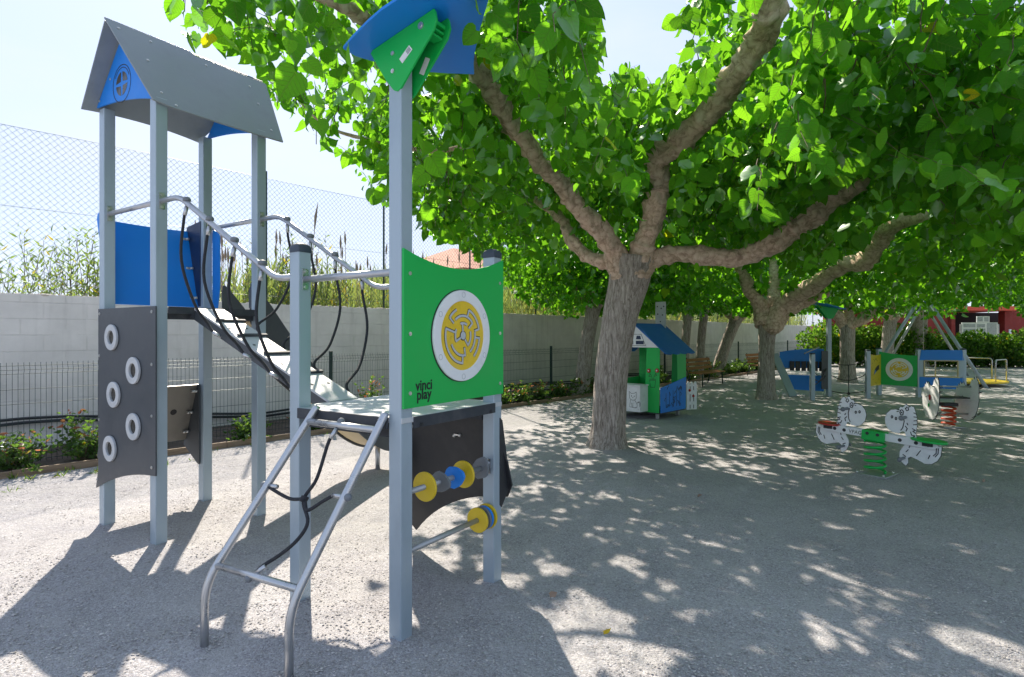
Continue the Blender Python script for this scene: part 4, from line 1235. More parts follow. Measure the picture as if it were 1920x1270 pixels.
    for t in (.10, .935):
        MB().tube([L0.lerp(T0, t), L1.lerp(T1, t)], .019, 14).build('ladder_rung', M['steel'], root)
    k0, k1 = L0.lerp(T0, .545), L1.lerp(T1, .565)
    kt, kb = L0.lerp(T0, .935).lerp(L1.lerp(T1, .935), .47), L0.lerp(T0, .10).lerp(L1.lerp(T1, .10), .46)
    mid = (k0 + k1) / 2 + Vector((.01, -.01, -.045))
    up_ = (T0 - L0).normalized(); sd_ = (k1 - k0).normalized(); nn_ = sd_.cross(up_).normalized()
    r1_ = MB().tube(smooth_path([kt, kt - up_ * .10 - nn_ * .0, mid + up_ * .12 + sd_ * .025 + nn_ * .02, mid, mid - up_ * .11 + sd_ * .12, mid - up_ * .21 + sd_ * .12, mid - up_ * .30 + sd_ * .06, mid - up_ * .36, kb], 6), .0095, 9).build('rope', M['rope'], root)
    r2_ = MB().tube(smooth_path([k0, k0 + sd_ * .07 - up_ * .02, mid - sd_ * .11 + up_ * .0 - Zv * .005, mid, mid + sd_ * .07 - up_ * .05 + Zv * .0, mid + sd_ * .14 + up_ * .01, k1 - sd_ * .07, k1], 6), .0095, 9).build('rope', M['rope'], root)
    kn = MB()
    for i in range(3):
        kn.ring(mid + up_ * (i - 1) * .010 - nn_ * .0, sd_, nn_, .012, .021, .009, 0, 6.2831853, 14)
    kn.build('rope_knot', M['rope'], r1_)
    for p, dd in ((kt, -up_), (kb, (up_ + sd_ * .8).normalized()), (k0, sd_), (k1, -sd_)):
        f_ = MB().tube([p + dd * .02, p + dd * .085], .0125, 10).build('ferrule', M['steel'], root)
        MB().ball(p - dd * .024, .021, 12, 8, (1, 1, 1)).build('end_knob', M['greypl'], f_)
    return root
play_tower()

# ------------------------------------------------------------------ mulberry trees
_az = (np.array([0, 325, 335, 400, 480, 515, 570, 640, 700, 780, 870, 930, 1000, 1100, 1250, 1500, 1920]) - 960) / FOC
_lo = (HOR - np.array([-400, -400, 50, 75, 100, 195, 245, 290, 360, 400, 470, 500, 520, 540, 520, 500, 520])) / FOC
def keep_main(pos):
    X, Y_, Z_ = pos[:, 0], np.maximum(pos[:, 1], .3), pos[:, 2]
    az = X / Y_; el = (Z_ - EYE) / Y_
    low = el > np.interp(az, _az, _lo) + .012 * np.sin(az * 60)
    gap = (az > .135 + .02 * np.sin(el * 40)) & (az < .30 + .02 * np.sin(el * 31)) & (el > .455 + .02 * np.sin(az * 70)) & (Y_ < 11)
    # thin, open foliage towards the left tip of the crown
    thin = np.zeros(len(az), bool)
    if az.mean() < -.20 and az.mean() > -.44 and el.mean() < .47 and rng.random() < .50: thin[:] = True
    return low & ~gap & ~thin & (Z_ > 2.45) & (Y_ > 2.6)

def main_tree():
    bx, by = 1.40, 8.55
    root = empty('mulberry_tree', (bx, by, 0), 0, 'nearest mulberry tree, thick knobbly limbs forking above the leaning grey trunk beside the playhouse', 'tree', 'mulberry trees of the playground')
    o = Vector((bx, by, 0))
    W = lambda l: [PX(*p) - o for p in l]
    tp = [Vector((0, 0, -.1)), Vector((.02, 0, .25)), PX(1146, 700, 8.5) - o, PX(1160, 600, 8.45) - o, PX(1178, 530, 8.4) - o, PX(1186, 478, 8.35) - o]
    trunk_obj(root, tp, [.34, .25, .232, .25, .28, .30], 1.3, n=40)
    limbs = [
        ([(1178, 520, 8.35), (1158, 470, 8.25), (1118, 425, 7.9), (1072, 372, 7.5), (1012, 300, 6.9), (965, 240, 6.4), (935, 185, 6.0), (905, 140, 5.7), (870, 90, 5.4)], [.20, .185, .16, .14, .125, .12, .13, .11, .09]),
        ([(1190, 520, 8.35), (1205, 455, 8.2), (1225, 400, 8.0), (1242, 345, 7.8), (1240, 298, 7.6), (1285, 250, 7.2), (1338, 205, 6.8), (1368, 150, 6.45), (1408, 95, 6.1), (1442, 40, 5.7), (1455, -60, 5.3)], [.22, .19, .18, .175, .195, .215, .195, .165, .175, .175, .15]),
        ([(1185, 510, 8.4), (1225, 488, 8.35), (1295, 474, 8.3), (1390, 482, 8.2), (1440, 462, 8.0), (1490, 425, 7.8), (1555, 382, 7.6), (1614, 345, 7.4)], [.20, .165, .145, .15, .165, .17, .16, .13]),
        ([(1165, 520, 8.4), (1145, 497, 8.5), (1100, 480, 8.7), (1070, 452, 8.95), (1050, 410, 9.2), (1000, 372, 9.7)], [.15, .12, .10, .095, .09, .06]),
        ([(870, 90, 5.4), (800, 55, 5.0), (700, 42, 4.6), (655, 20, 4.3), (600, -10, 4.1), (470, -90, 3.9)], [.09, .075, .065, .06, .05, .03]),
        ([(965, 240, 6.4), (905, 262, 6.6), (820, 285, 6.8), (700, 265, 6.7), (610, 235, 6.5), (545, 172, 6.3)], [.05, .035, .03, .022, .018, .010]),
        ([(1614, 345, 7.4), (1660, 290, 7.2), (1700, 255, 7.0), (1760, 225, 6.9)], [.07, .05, .04, .03]),
    ]
    for i, (p, r_) in enumerate(limbs):
        r_ = [q * (.82 if i < 3 else .9) for q in r_]
        limb_obj('limb', W(p), r_, root, M['limb'], 12, 24, .34, 3.4, seed=i * 2.3)
        if i < 5:
            VIEW_LIMBS.append((np.array([list(q) for q in smooth_path([PX(*q) for q in p], 8)]), lerp_list(r_, 8)))
    sts = []; ds = []; 
    st, d = disc_starts(2.3, 9.7, 4.6, 1800, 2.95, 5.2, edge_drop=.15)
    sts.append(st); ds.append(d)
    def along(pts, rad, n, up=.6, spread=.6):
        path = np.array([list(p) for p in smooth_path([PX(*q) for q in pts], 8)])
        idx = rng.integers(0, len(path), n)
        s = path[idx] + rng.normal(size=(n, 3)) * rad * np.array([.5, .5, .4])
        d = rng.normal(size=(n, 3)) * spread + np.array([0, 0, up])
        sts.append(s); ds.append(d)
    along([(900, 140, 5.6), (800, 55, 5.0), (690, 30, 4.6), (600, -10, 4.1), (490, -40, 3.9), (420, -60, 3.8)], .75, 150, .0, .7)
    along([(1010, 300, 6.9), (950, 230, 6.3), (905, 140, 5.7), (850, 60, 5.2)], .8, 130, .3)
    along([(905, 270, 6.6), (820, 290, 6.8), (720, 275, 6.7), (640, 260, 6.6), (570, 235, 6.5), (545, 172, 6.3)], .55, 62, 1.3, .45)
    along([(900, 400, 8.2), (850, 350, 7.6), (780, 330, 7.2), (740, 370, 7.4)], .7, 110, .3)
    along([(1080, 20, 3.9), (1000, 30, 3.7), (930, 10, 3.6)], .7, 75, .3)
    along([(1240, 345, 7.8), (1300, 230, 7.0), (1370, 140, 6.4), (1450, 0, 5.7)], 1.0, 90, .6)
    along([(1330, -20, 4.6), (1480, 40, 4.2), (1620, 90, 4.1), (1780, 120, 4.1), (1950, 190, 4.3)], 1.0, 190, .2)
    along([(1480, 200, 5.2), (1620, 240, 5.4), (1780, 250, 5.4), (1930, 300, 5.6)], 1.2, 200, .2)
    along([(1400, 470, 8.2), (1560, 380, 7.6), (1700, 300, 7.2), (1850, 250, 7.2)], 1.2, 190, .3)
    c = np.stack([.6 + 3.0 * rng.random(190), 6.9 + 2.4 * rng.random(190), 4.35 + .55 * rng.random(190)], 1)  # extra upper shoots added to shade the gravel in front
    sts.append(c); ds.append(rng.normal(size=(190, 3)) * .8)
    c = np.stack([-.3 + 5.2 * rng.random(420), 8.3 + 2.6 * rng.random(420), 3.7 + 1.1 * rng.random(420)], 1)  # second added layer, closes sun flecks on the gravel
    sts.append(c); ds.append(rng.normal(size=(420, 3)) * .8)
    st = np.vstack(sts); d = np.vstack(ds)
    P, T, S, stems = whips(st, d, .85 * (.6 + .9 * rng.random(len(st))), .072, .142, keep_main)
    keep = prune(P) & sun_holes(P)
    P, T, S = P[keep], T[keep], S[keep]
    off = np.array([bx, by, 0])
    leaf_mesh('crown', P - off, T, S, M['leaf_near'], root, hi=True)
    stem_mesh('twigs', [s - off for s in prune_stems(stems)], .0055, M['twig'], root)
def keep_low(zmin, lo=True):
    def k(pos):
        az = pos[:, 0] / np.maximum(pos[:, 1], .3); el = (pos[:, 2] - EYE) / np.maximum(pos[:, 1], .3)
        gap = (az > .13) & (az < .30) & (el > .44)
        return (pos[:, 2] > zmin) & ~gap & (pos[:, 1] > 2.4) & (el > np.interp(az, _az, np.where(_lo > .1, _lo, -1))) & ((pos[:, 1] < 9) | (el > np.where((az > .57) & (az < .74), .012, 0) * 0 + np.where(az > .5, np.where((az > .57) & (az < .74), .018, .036) + .014 * np.sin(az * 25) + .010 * np.sin(az * 97) + .01 * rng.random(), .02)))
    return k

def second_tree():
    bx, by = 6.55, 15.0
    o = Vector((bx, by, 0)); Z = 15.0
    W = lambda l: [PX(*p) - o for p in l]
    limbs = [
        (W([(1432, 610, Z), (1425, 575, Z), (1405, 548, Z - .1), (1398, 520, Z - .2), (1385, 495, Z - .4)]), [.26, .20, .16, .15, .12]),
        (W([(1437, 610, Z), (1450, 560, Z + .2), (1452, 520, Z + .5), (1450, 488, Z + .8)]), [.24, .18, .15, .12]),
        (W([(1440, 615, Z), (1465, 583, Z - .2), (1490, 560, Z - .5), (1530, 530, Z - 1.2), (1575, 503, Z - 2.0), (1618, 487, Z - 2.6), (1650, 450, Z - 3.2), (1668, 425, Z - 3.6), (1735, 402, Z - 4.4)], ), [.27, .23, .21, .20, .19, .21, .20, .17, .11]),
        (W([(1442, 612, Z), (1480, 582, Z + .3), (1540, 548, Z), (1590, 532, Z - .3), (1630, 520, Z - .6)]), [.24, .19, .17, .15, .10]),
    ]
    for p, r_ in (limbs[2], limbs[0], limbs[1]):
        VIEW_LIMBS.append((np.array([list(q + o) for q in smooth_path(p, 8)]), lerp_list(r_, 8)))
    generic_tree(bx, by, 'second mulberry tree, dark trunk right of the playhouse, long limb reaching right', 'mulberry trees of the playground', 2.2, 15000, fork=2.15, R_=4.9, z0=2.75, z1=4.7, rt=.20, lean=(.02, 0), limbs=limbs, keep=keep_low(2.15), size=.17)
second_tree()
main_tree()

ROW = 'mulberry trees of the playground'
generic_tree(11.7, 20.3, 'third mulberry tree, forked trunk before the sunlit hedge behind the rope net', ROW, 3.3, 10000, fork=2.0, R_=4.6, z0=2.9, z1=4.8, rt=.24, simple=True, size=.22, keep=keep_low(2.3),
    limbs=[([(0, 0, 1.9), (-.45, -.1, 2.4), (-.8, -.2, 2.75), (-1.2, -.3, 3.3)], [.2, .16, .14, .1]), ([(0, 0, 1.9), (.05, 0, 2.5), (0, .1, 3.1), (.1, .1, 3.6)], [.2, .17, .15, .1]), ([(0, 0, 1.85), (.5, -.3, 2.3), (1.2, -.8, 2.75), (1.75, -1.2, 3.4)], [.22, .19, .17, .11])])
generic_tree(17.3, 27.0, 'far dark mulberry trunk rising behind the yellow and green maze panels', ROW, 4.1, 7000, fork=2.4, R_=4.8, z0=2.9, z1=5.0, rt=.26, simple=True, size=.25, keep=keep_low(2.4), lean=(.3, 0))
generic_tree(21.0, 30.0, 'farthest pale brown mulberry trunk seen between the legs of the swing frame', ROW, 5.1, 7000, fork=2.6, R_=5.0, z0=3.0, z1=5.2, rt=.36, simple=True, size=.26, keep=keep_low(2.6))
# trees right of the view whose crowns reach into it
for i, (x, y, lab) in enumerate([(7.9, 5.0, 'mulberry tree beside the camera on the right, only its overhanging leaves showing'),
                                 (11.6, 9.6, 'mulberry tree past the right edge whose dark leaves hang over the zebra seesaw'),
                                 (17.0, 15.0, 'mulberry tree past the right edge reaching over the spring rider and the roundabout'),
                                 (22.5, 21.5, 'mulberry tree far right whose crown hangs in front of the red building'),
                                 (29.0, 29.0, 'last mulberry on the right, darkening the end of the hedge')]):
    near = i < 2
    generic_tree(x, y, lab, 'mulberry trees on the right side', 6.3 + i, 13500 if near else 8000, fork=2.3, R_=5.0 if i else 4.6, z0=2.85 if near else 2.75, z1=5.0, rt=.26, simple=not near, size=.145 if near else .23, hi=(i == 0), keep=keep_low(2.35))
# slimmer trees growing in the planting bed along the wall
def bed_tree(s, d, lab, seed, r, fork, lean, n, R_, z0, z1, size=.17, simple=False, zk=1.95):
    p = WP(s, d)
    def keep(pos):
        az = pos[:, 0] / np.maximum(pos[:, 1], .3); el = (pos[:, 2] - EYE) / np.maximum(pos[:, 1], .3)
        lo = np.interp(az, [-.1, -.055, .0, .06, .12, .2, .4, .8], [.2, .13, .075, .04, .02, .035, .04, .03])
        gap = (az > .13) & (az < .30) & (el > .44)
        return (pos[:, 2] > zk) & (el > lo) & ~gap
    generic_tree(p.x, p.y, lab, 'slim trees in the planting bed', seed, n, fork=fork, R_=R_, z0=z0, z1=z1, rt=r, lean=lean, simple=simple, size=size, keep=keep, whip=.7)
bed_tree(12.95, 9.02, 'brown mulberry trunk in the planting bed just left of the near grey trunk', 11.0, .19, 2.5, (.42, .1), 8500, 2.9, 2.35, 4.4, .155)
bed_tree(19.4, 9.1, 'slim bent trunk in the planting bed right behind the playhouse roof', 12.0, .15, 2.6, (.25, .1), 4200, 2.4, 2.4, 4.3, .17, True)
bed_tree(20.7, 9.1, 'slim pruned trunk in the planting bed, second to the right of the playhouse roof', 13.0, .15, 2.7, (.25, 0), 4200, 2.4, 2.4, 4.3, .17, True)
bed_tree(22.2, 9.1, 'forked leaning trunk in the planting bed left of the bench by the second mulberry', 14.0, .22, 2.3, (1.0, .3), 5500, 2.7, 2.4, 4.4, .18, True)
bed_tree(28.5, 9.1, 'slim tree in the planting bed behind the second mulberry trunk', 15.0, .17, 2.5, (.3, 0), 4500, 2.8, 2.5, 4.4, .2, True)
bed_tree(16.2, 9.6, 'small leafy tree by the white wall hidden behind the near grey trunk', 16.0, .12, 2.4, (.1, 0), 3600, 2.2, 2.4, 4.2, .17, True)

# ------------------------------------------------------------------ shrubs in the planting bed
def shrub(p, h, w, lab, n, red=.15, seedn=0, grp='photinia shrubs in the planting bed', name='photinia_shrub', mt='shrub', leaf=.055, cat='shrub', redz=.6):
    root = empty(name, p, rnd.random() * 6, lab, cat, grp)
    ns = max(6, int(n / 16))
    starts = np.zeros((ns, 3)); starts[:, :2] = rng.normal(size=(ns, 2)) * w * .12
    dirs = rng.normal(size=(ns, 3)) * np.array([w, w, .3]) * .9 + np.array([0, 0, h * 1.2])
    lens = np.linalg.norm(dirs, axis=1) * (.45 + .55 * rng.random(ns)); lens = np.minimum(lens, h * 1.25)
    P = []; T = []; S = []; Rm = []; stems = []
    for a, d, L in zip(starts, dirs, lens):
        d = d / np.linalg.norm(d); m = 16
        t = np.linspace(.15, 1, m) 
        pos = a + d * (t * L)[:, None] + rng.normal(size=(m, 3)) * .035 * w
        az = rng.random() * 6 + np.arange(m) * 2.4
        out = np.stack([np.cos(az), np.sin(az), np.full(m, .25)], 1)
        P.append(pos); T.append(out + rng.normal(size=(m, 3)) * .3 + np.array([0, 0, .2])); S.append(leaf * (.7 + .6 * rng.random(m)))
        Rm.append((t > .62) & (pos[:, 2] > h * redz) & (rng.random(m) < red * 4)); stems.append(np.vstack([a, pos[::4], pos[-1:]]))
    P = np.vstack(P); T = np.vstack(T); S = np.concatenate(S); Rm = np.concatenate(Rm)
    P[:, 2] = np.maximum(P[:, 2], .02)
    leaf_mesh('foliage', P[~Rm | (Rm.sum() <= 25)], T[~Rm | (Rm.sum() <= 25)], S[~Rm | (Rm.sum() <= 25)], M[mt], root, slim=.75)
    if Rm.sum() > 25: leaf_mesh('young_shoots', P[Rm], T[Rm], S[Rm] * 1.15, M['redleaf'], root, slim=.6)['kind'] = 'stuff'
    stem_mesh('stems', stems, .005, M['twig'], root)
    return root
def bed_shrubs():
    # (s, d, height, width, label)
    L = [(1.28, 8.98, .42, .45, 'low shrub at the left edge of the photo behind the timber edging'),
         (1.98, 9.0, .62, .50, 'bushy shrub with red young shoots left of the slate climbing panel'),
         (2.45, 9.05, .45, .42, 'shrub half hidden behind the slate climbing panel'),
         (4.05, 9.0, .38, .42, 'low flowering shrub between the two rear posts of the tower'),
         (5.05, 9.0, .36, .36, 'small shrub beside the second rear post under the rope bridge'),
         (6.25, 9.0, .78, .22, 'thin tall shoot with orange tips behind the ramp foot'),
         (7.3, 9.0, .40, .4, 'low shrub behind the steel post of the lower deck'),
         (9.75, 9.0, .42, .45, 'pink tipped shrub just right of the green maze panel'),
         (10.5, 9.0, .46, .45, 'second pink tipped shrub right of the green maze panel'),
         (11.2, 9.0, .46, .42, 'third pink tipped shrub, left of the fence post'),
         (12.1, 9.0, .38, .45, 'dark shrub between the fence post and the brown trunk'),
         (12.9, 8.97, .46, .42, 'dark shrub at the foot of the brown trunk'),
         (13.8, 9.0, .44, .42, 'dark shrub directly left of the near grey trunk'),
         (17.6, 9.0, .55, .5, 'shrub seen through the window gap of the playhouse'),
         (19.6, 9.0, .5, .5, 'shrub behind the bench back, right of the playhouse'),
         (21.2, 9.0, .6, .5, 'dense dark shrub behind the long bench seat'),
         (22.3, 9.0, .6, .55, 'dark shrub at the foot of the leaning forked trunk'),
         (23.6, 9.0, .6, .6, 'dark shrub left of the far bench'),
         (25.0, 9.0, .6, .6, 'dark shrub behind the far bench'),
         (27.0, 9.0, .6, .6, 'dark shrub right behind the second mulberry trunk'),
         (30.0, 9.0, .6, .6, 'shrub with orange blossom beside the far blue panels'),
         (33.0, 9.0, .6, .6, 'shrub in the bed behind the far blue panels')]
    for s, d, h, w, lab in L:
        near = s < 15
        shrub(WP(s, d, .05), h * .85, w * .85, lab, 560 if near else 420, -1 if s > 14.5 else .05, leaf=.055 if near else .075, redz=.55)
bed_shrubs()

# ------------------------------------------------------------------ reeds and bushes behind the wall
def reeds():
    n = 26000
    s = 5.4 + 38 * rng.random(n) ** 1.1; d = 11.25 + 3.5 * rng.random(n)
    h = 2.62 + .58 * rng.random(n) + .25 * np.sin(s * 1.1) * np.sin(s * .37 + 1) + .55 * np.clip((s - 9) / 4, 0, 1) * rng.random(n)
    root_p = np.array([list(WP(a, b, 0)) for a, b in zip(s, d)])
    P = root_p.copy(); P[:, 2] = h * (.45 + .5 * rng.random(n))
    T = rng.normal(size=(n, 3)) * .28 + np.array([0, 0, 1.0])
    S = .35 + .35 * rng.random(n)
    over = P[:, 2] + S * .9 > h + .35
    P[over, 2] -= .3
    leaf_mesh('reed_bed', P, T, S, M['reed'], None, True, slim=.10)
    o = bpy.data.objects['reed_bed']; o['kind'] = 'stuff'
    m = MB()
    for i in range(150):
        ss = 4.2 + 30 * rnd.random() ** 1.2; dd = 11.2 + rnd.random() * 2
        p = WP(ss, dd); hh = 2.9 + .75 * rnd.random()
        lean = Vector((rnd.uniform(-.12, .12), rnd.uniform(-.1, .1), 0))
        m.tube([p, p + lean + Vector((0, 0, hh))], .006, 4)
        m.tube([p + lean + Vector((0, 0, hh)), p + lean * 1.05 + Vector((0, 0, hh + .12)), p + lean * 1.2 + Vector((0, 0, hh + .30))], [.012, .026, .004], 6)
    # the one tall plume beside the tower
    p = WP(6.55, 11.55); m.tube([p, p + Vector((0, 0, 3.3)), p + Vector((.05, 0, 4.0))], .009, 5); m.tube([p + Vector((.05, 0, 3.95)), p + Vector((.07, 0, 4.2)), p + Vector((.12, 0, 4.5))], [.012, .03, .004], 6)
    o = m.build('reed_plumes', M['dry']); o['kind'] = 'stuff'
reeds()
def willow(s, d, h, w, lab, n):
    p = WP(s, d, 0)
    root = empty('willow_bush', p, 0, lab, 'bush', 'bushes behind the white wall')
    ns = n // 22
    P = []; T = []; S = []; stems = []
    for i in range(ns):
        a = np.array([rng.normal() * w * .25, rng.normal() * w * .2, 0.9])
        d_ = np.array([rng.normal() * w * .42, rng.normal() * w * .3, 1.0 * h]); d_ = d_ / np.linalg.norm(d_)
        L = (h - .9) * (.55 + .5 * rng.random()); m = 22
        t = np.linspace(.3, 1, m); pos = a + d_ * (t * L)[:, None] + np.sin(t * 5 + i)[:, None] * .03 + rng.normal(size=(m, 3)) * .03
        az = rng.random() * 6 + np.arange(m) * 2.4
        T.append(np.stack([np.cos(az), np.sin(az), np.full(m, .9)], 1) + rng.normal(size=(m, 3)) * .25); P.append(pos); S.append(.10 + .07 * rng.random(m)); stems.append(np.vstack([a, pos[::4], pos[-1:]]))
    leaf_mesh('foliage', np.vstack(P), np.vstack(T), np.concatenate(S), M['bush'], root, True, slim=.26)
    stem_mesh('stems', stems, .008, M['twig'], root)
willow(1.48, 11.8, 3.07, 1.1, 'thin leafy bush at the left edge above the white wall', 700)
willow(2.46, 11.9, 3.40, 1.2, 'feathery green bush above the wall left of the tower', 1500)
willow(3.3, 11.7, 3.07, .9, 'small bush above the wall half hidden by the tower posts', 700)
willow(5.6, 11.8, 3.5, 1.3, 'green bush above the wall behind the rope bridge', 1500)
willow(6.7, 11.9, 3.7, 1.2, 'tall willow-like bush above the wall behind the grey capped post', 1600)

# grass tufts at the edging
def tufts():
    P = []
    for i in range(34):
        s = rnd.choice([rnd.uniform(.8, 3), rnd.uniform(1, 14)]); d = 8.68 - rnd.random() ** 2 * (.9 if s < 3 else .15)
        c = np.array(list(WP(s, d)))
        for k in range(rnd.randint(5, 16)): P.append(c + np.array([rnd.gauss(0, .03), rnd.gauss(0, .03), 0]))
    P = np.array(P); n = len(P)
    leaf_mesh('weed_tufts', P, rng.normal(size=(n, 3)) * .5 + np.array([0, 0, .8]), .05 + .06 * rng.random(n), M['grass'], None, True, slim=.16)
    bpy.data.objects['weed_tufts']['kind'] = 'stuff'
tufts()
# fallen leaves lying on the gravel
for i, (px_, py_, lab) in enumerate([(1308, 934, 'small dry leaf lying alone on the shaded gravel in the middle'), (1842, 906, 'dry leaf on a sun fleck right of the zebra seesaw'), (1031, 1122, 'little dry leaf near the foot of the bead post'), (1132, 1188, 'yellow leaf beside the large sun patch')]):
    Z_ = EYE * FOC / (py_ - HOR); p = PX(px_, py_, Z_)
    o = leaf_mesh('fallen_leaf', np.array([[p.x, p.y, gz_noise(p.x, p.y) + .012]]), np.array([[1.0, .3, .25]]), np.array([.05]), M['dry'] if i != 3 else M['yellow'], None)
    tag(o, lab, 'leaf', 'fallen leaves on the gravel')

# ------------------------------------------------------------------ playhouse
def playhouse():
    root = empty('playhouse', (2.86, 11.25, 0), math.atan2(.69, -.72), 'small playhouse with blue roof, green walls and white counter behind the near grey trunk', 'playhouse')
    # local +x runs along the front to the left (seen), local -y ... use explicit local axes
    # front direction F = +x ; right side direction S = rotate F by -90
    X = Vector((1, 0, 0)); S = Vector((0, -1, 0)); Zv = Vector((0, 0, 1))
    fw, sw = 1.10, 1.05
    nF = Vector((0, 1, 0))      # outward normal of the front face
    nS = Vector((-1, 0, 0))     # outward normal of the right side
    z0, ze, zr = .13, 1.40, 1.84
    # local frame note: front face at y=0, side face at x=0
    def front(pts, off, t, mt, nm, bev=.003, par=root):   # pts (a to the left, z); seen from outside
        return MB().panel([(-p[0], p[1]) for p in pts][::-1] if False else [(p[0], p[1]) for p in pts], (0, off, 0), X, Zv, -t if False else t).build(nm, M[mt], par, bev)
    def fr(pts, off, t): return MB().panel([(-a, z) for a, z in pts], (0, off, 0), -X, Zv, t)
    def sd(pts, off, t): return MB().panel([(b, z) for b, z in pts], (-off, 0, 0), S, Zv, t)
    # front: green corner panels, white counter
    fr([(.02, z0), (.34, z0), (.29, ze + .02), (.0, ze + .02)][::-1], 0, .018).build('corner_panel', M['green'], root, .002)
    fr([(.86, z0), (1.12, z0), (1.14, ze), (.90, ze)][::-1], 0, .018).build('corner_panel', M['green'], root, .002)
    # back and far wall
    fr([(0, z0), (.34, z0), (.30, ze), (0, ze)][::-1], -sw, .018).build('back_panel', M['green'], root, .002)
    fr([(.72, z0), (1.1, z0), (1.1, ze), (.78, ze)][::-1], -sw, .018).build('back_panel', M['green'], root, .002)
    sd([(0, z0), (sw, z0), (sw, .75), (0, .70)], -1.09, .018).build('far_wall', M['green'], root, .002)
    sd([(sw - .33, z0), (sw, z0), (sw, ze), (sw - .36, ze)], .0, .018).build('side_panel', M['green'], root, .002)
    # side blue panel with engraved grooves
    bp = sd([(.03, z0), (sw - .02, z0), (sw, .78), (.30, .66), (.02, .62)], .012, .018).build('music_panel', M['blue'], root, .002)
    mk = MB(); r2 = random.Random(4)
    for k in range(5):
        x = .22 + k * .14
        mk.ribbon([(x, .22), (x, .50 + .02 * k)], (-.0135, 0, 0), S, Zv, .012, .001)
    for k in range(22):
        x, z = r2.uniform(.14, .88), r2.uniform(.20, .64)
        pts = [(x + .035 * math.cos(t * 1.3 + k), z + .035 * math.sin(t * 1.7 + k * 2)) for t in range(5)]
        mk.ribbon(pts, (-.0135, 0, 0), S, Zv, .009, .001)
    mk.build('engraving', M['ink'], bp)
    # front panel art: flower pot with two red flowers
    c1 = bpy.data.objects[[o.name for o in children_of(root) if o.name.startswith('corner_panel')][0]]
    fp = MB()
    def rb(pts, w=.008): fp.ribbon([(-a, z) for a, z in pts], (0, .0015, 0), -X, Zv, w, .001)
    rb([(.09, .76), (.22, .76), (.20, .62), (.11, .62), (.09, .76)]); rb([(.085, .78), (.225, .78)])
    rb([(.14, .78), (.12, .84), (.08, .90)]); rb([(.16, .78), (.19, .86), (.22, .90)]); rb([(.12, .84), (.06, .86), (.10, .90)]); rb([(.19, .84), (.24, .83), (.21, .88)])
    fp.build('flower_drawing', M['ink'], c1)
    for a, z in ((.055, .955), (.235, .945)):
        f = MB().ball((a, .012, z), .042, 14, 8, (1, .35, 1)).build('flower_knob', M['red'], c1)
        MB().ball((a, .028, z), .016, 10, 6, (1, .3, 1)).build('knob_centre', M['white'], c1)
    # counter box
    cb = MB().box((.62, .14, .40), (.72, .30, .50)).build('counter', M['white'], root, .006)
    MB().box((.62, .15, .665), (.76, .36, .02)).build('counter_top', M['white'], root, .004)
    cat_ = MB()
    def cr(pts, w=.007): cat_.ribbon([(-a, z) for a, z in pts], (0, .2915, 0), -X, Zv, w, .001)
    cx, cz = .42, .34
    cir = lambda x, z, rx, rz_, a0=0, a1=360, n=16: [(x + rx * math.cos(R(a0 + (a1 - a0) * i / n)), z + rz_ * math.sin(R(a0 + (a1 - a0) * i / n))) for i in range(n + 1)]
    cr([(cx + .075, cz + .10), (cx + .085, cz + .20), (cx + .035, cz + .165), (cx - .03, cz + .17), (cx - .075, cz + .20), (cx - .075, cz + .10)])
    cr(cir(cx, cz + .10, .078, .065, 180, 360)); cr(cir(cx + .03, cz + .115, .006, .008)); cr(cir(cx - .03, cz + .115, .006, .008)); cr([(cx - .01, cz + .09), (cx, cz + .08), (cx + .01, cz + .09)])
    cr([(cx + .05, cz + .045), (cx + .065, cz - .04), (cx + .07, cz - .10), (cx - .07, cz - .11)]); cr([(cx - .04, cz + .045), (cx - .07, cz + .0), (cx - .10, cz - .05), (cx - .09, cz - .10), (cx - .03, cz - .11)])
    cr([(cx + .03, cz - .02), (cx + .02, cz - .10)]); cr([(cx, cz - .02), (cx + .0, cz - .10)])
    cr(cir(cx - .135, cz - .035, .035, .05, 250, 20)); cr(cir(cx - .13, cz - .03, .02, .032, 250, 30))
    cat_.build('cat_drawing', M['ink'], cb)
    bl = MB()
    for a, z in ((.30, .60), (.50, .61), (.94, .60), (.30, .20)):
        MB().disc((a, .292, z), -X, Zv, .010, .003, 10).build('bolt', M['bolt'], cb)
    # gable
    ga = fr([(-.03, ze), (1.13, ze), (.55, zr + .0)], .02, .018)
    gb = MB().panel([(.03, ze), (-.55, zr), (-1.13, ze)], (0, .02, 0), -X, Zv, .018).build('gable', M['white'], root, .002)
    gm = MB()
    for a0, a1, z_0, z_1, ins in ((.34, .52, ze + .06, ze + .13, 0), (.58, .76, ze + .06, ze + .13, 0), (.40, .52, ze + .16, ze + .23, .02), (.58, .70, ze + .16, ze + .23, .02)):
        gm.panel([(-a0, z_0), (-a0 - ins, z_1), (-a1 + ins, z_1), (-a1, z_0)][::-1] if False else [(-a1, z_0), (-a0, z_0), (-a0 - ins, z_1), (-a1 + ins, z_1)], (0, .0215, 0), -X, Zv, .001)
    gm.build('window_pane', M['navy'], gb)
    g2 = MB(); g2.ribbon([(-.30, ze + .035), (-.80, ze + .035), (-.70, ze + .26), (-.40, ze + .26), (-.30, ze + .035)], (0, .0215, 0), -X, Zv, .008, .001); g2.build('window_outline', M['ink'], gb)
    MB().panel([(.03, ze), (-.55, zr), (-1.13, ze)], (0, -sw, 0), -X, Zv, .018).build('gable', M['white'], root, .002)
    # roof slopes with scalloped right eave
    tR = Vector((-.10, 0, ze - .09)); 
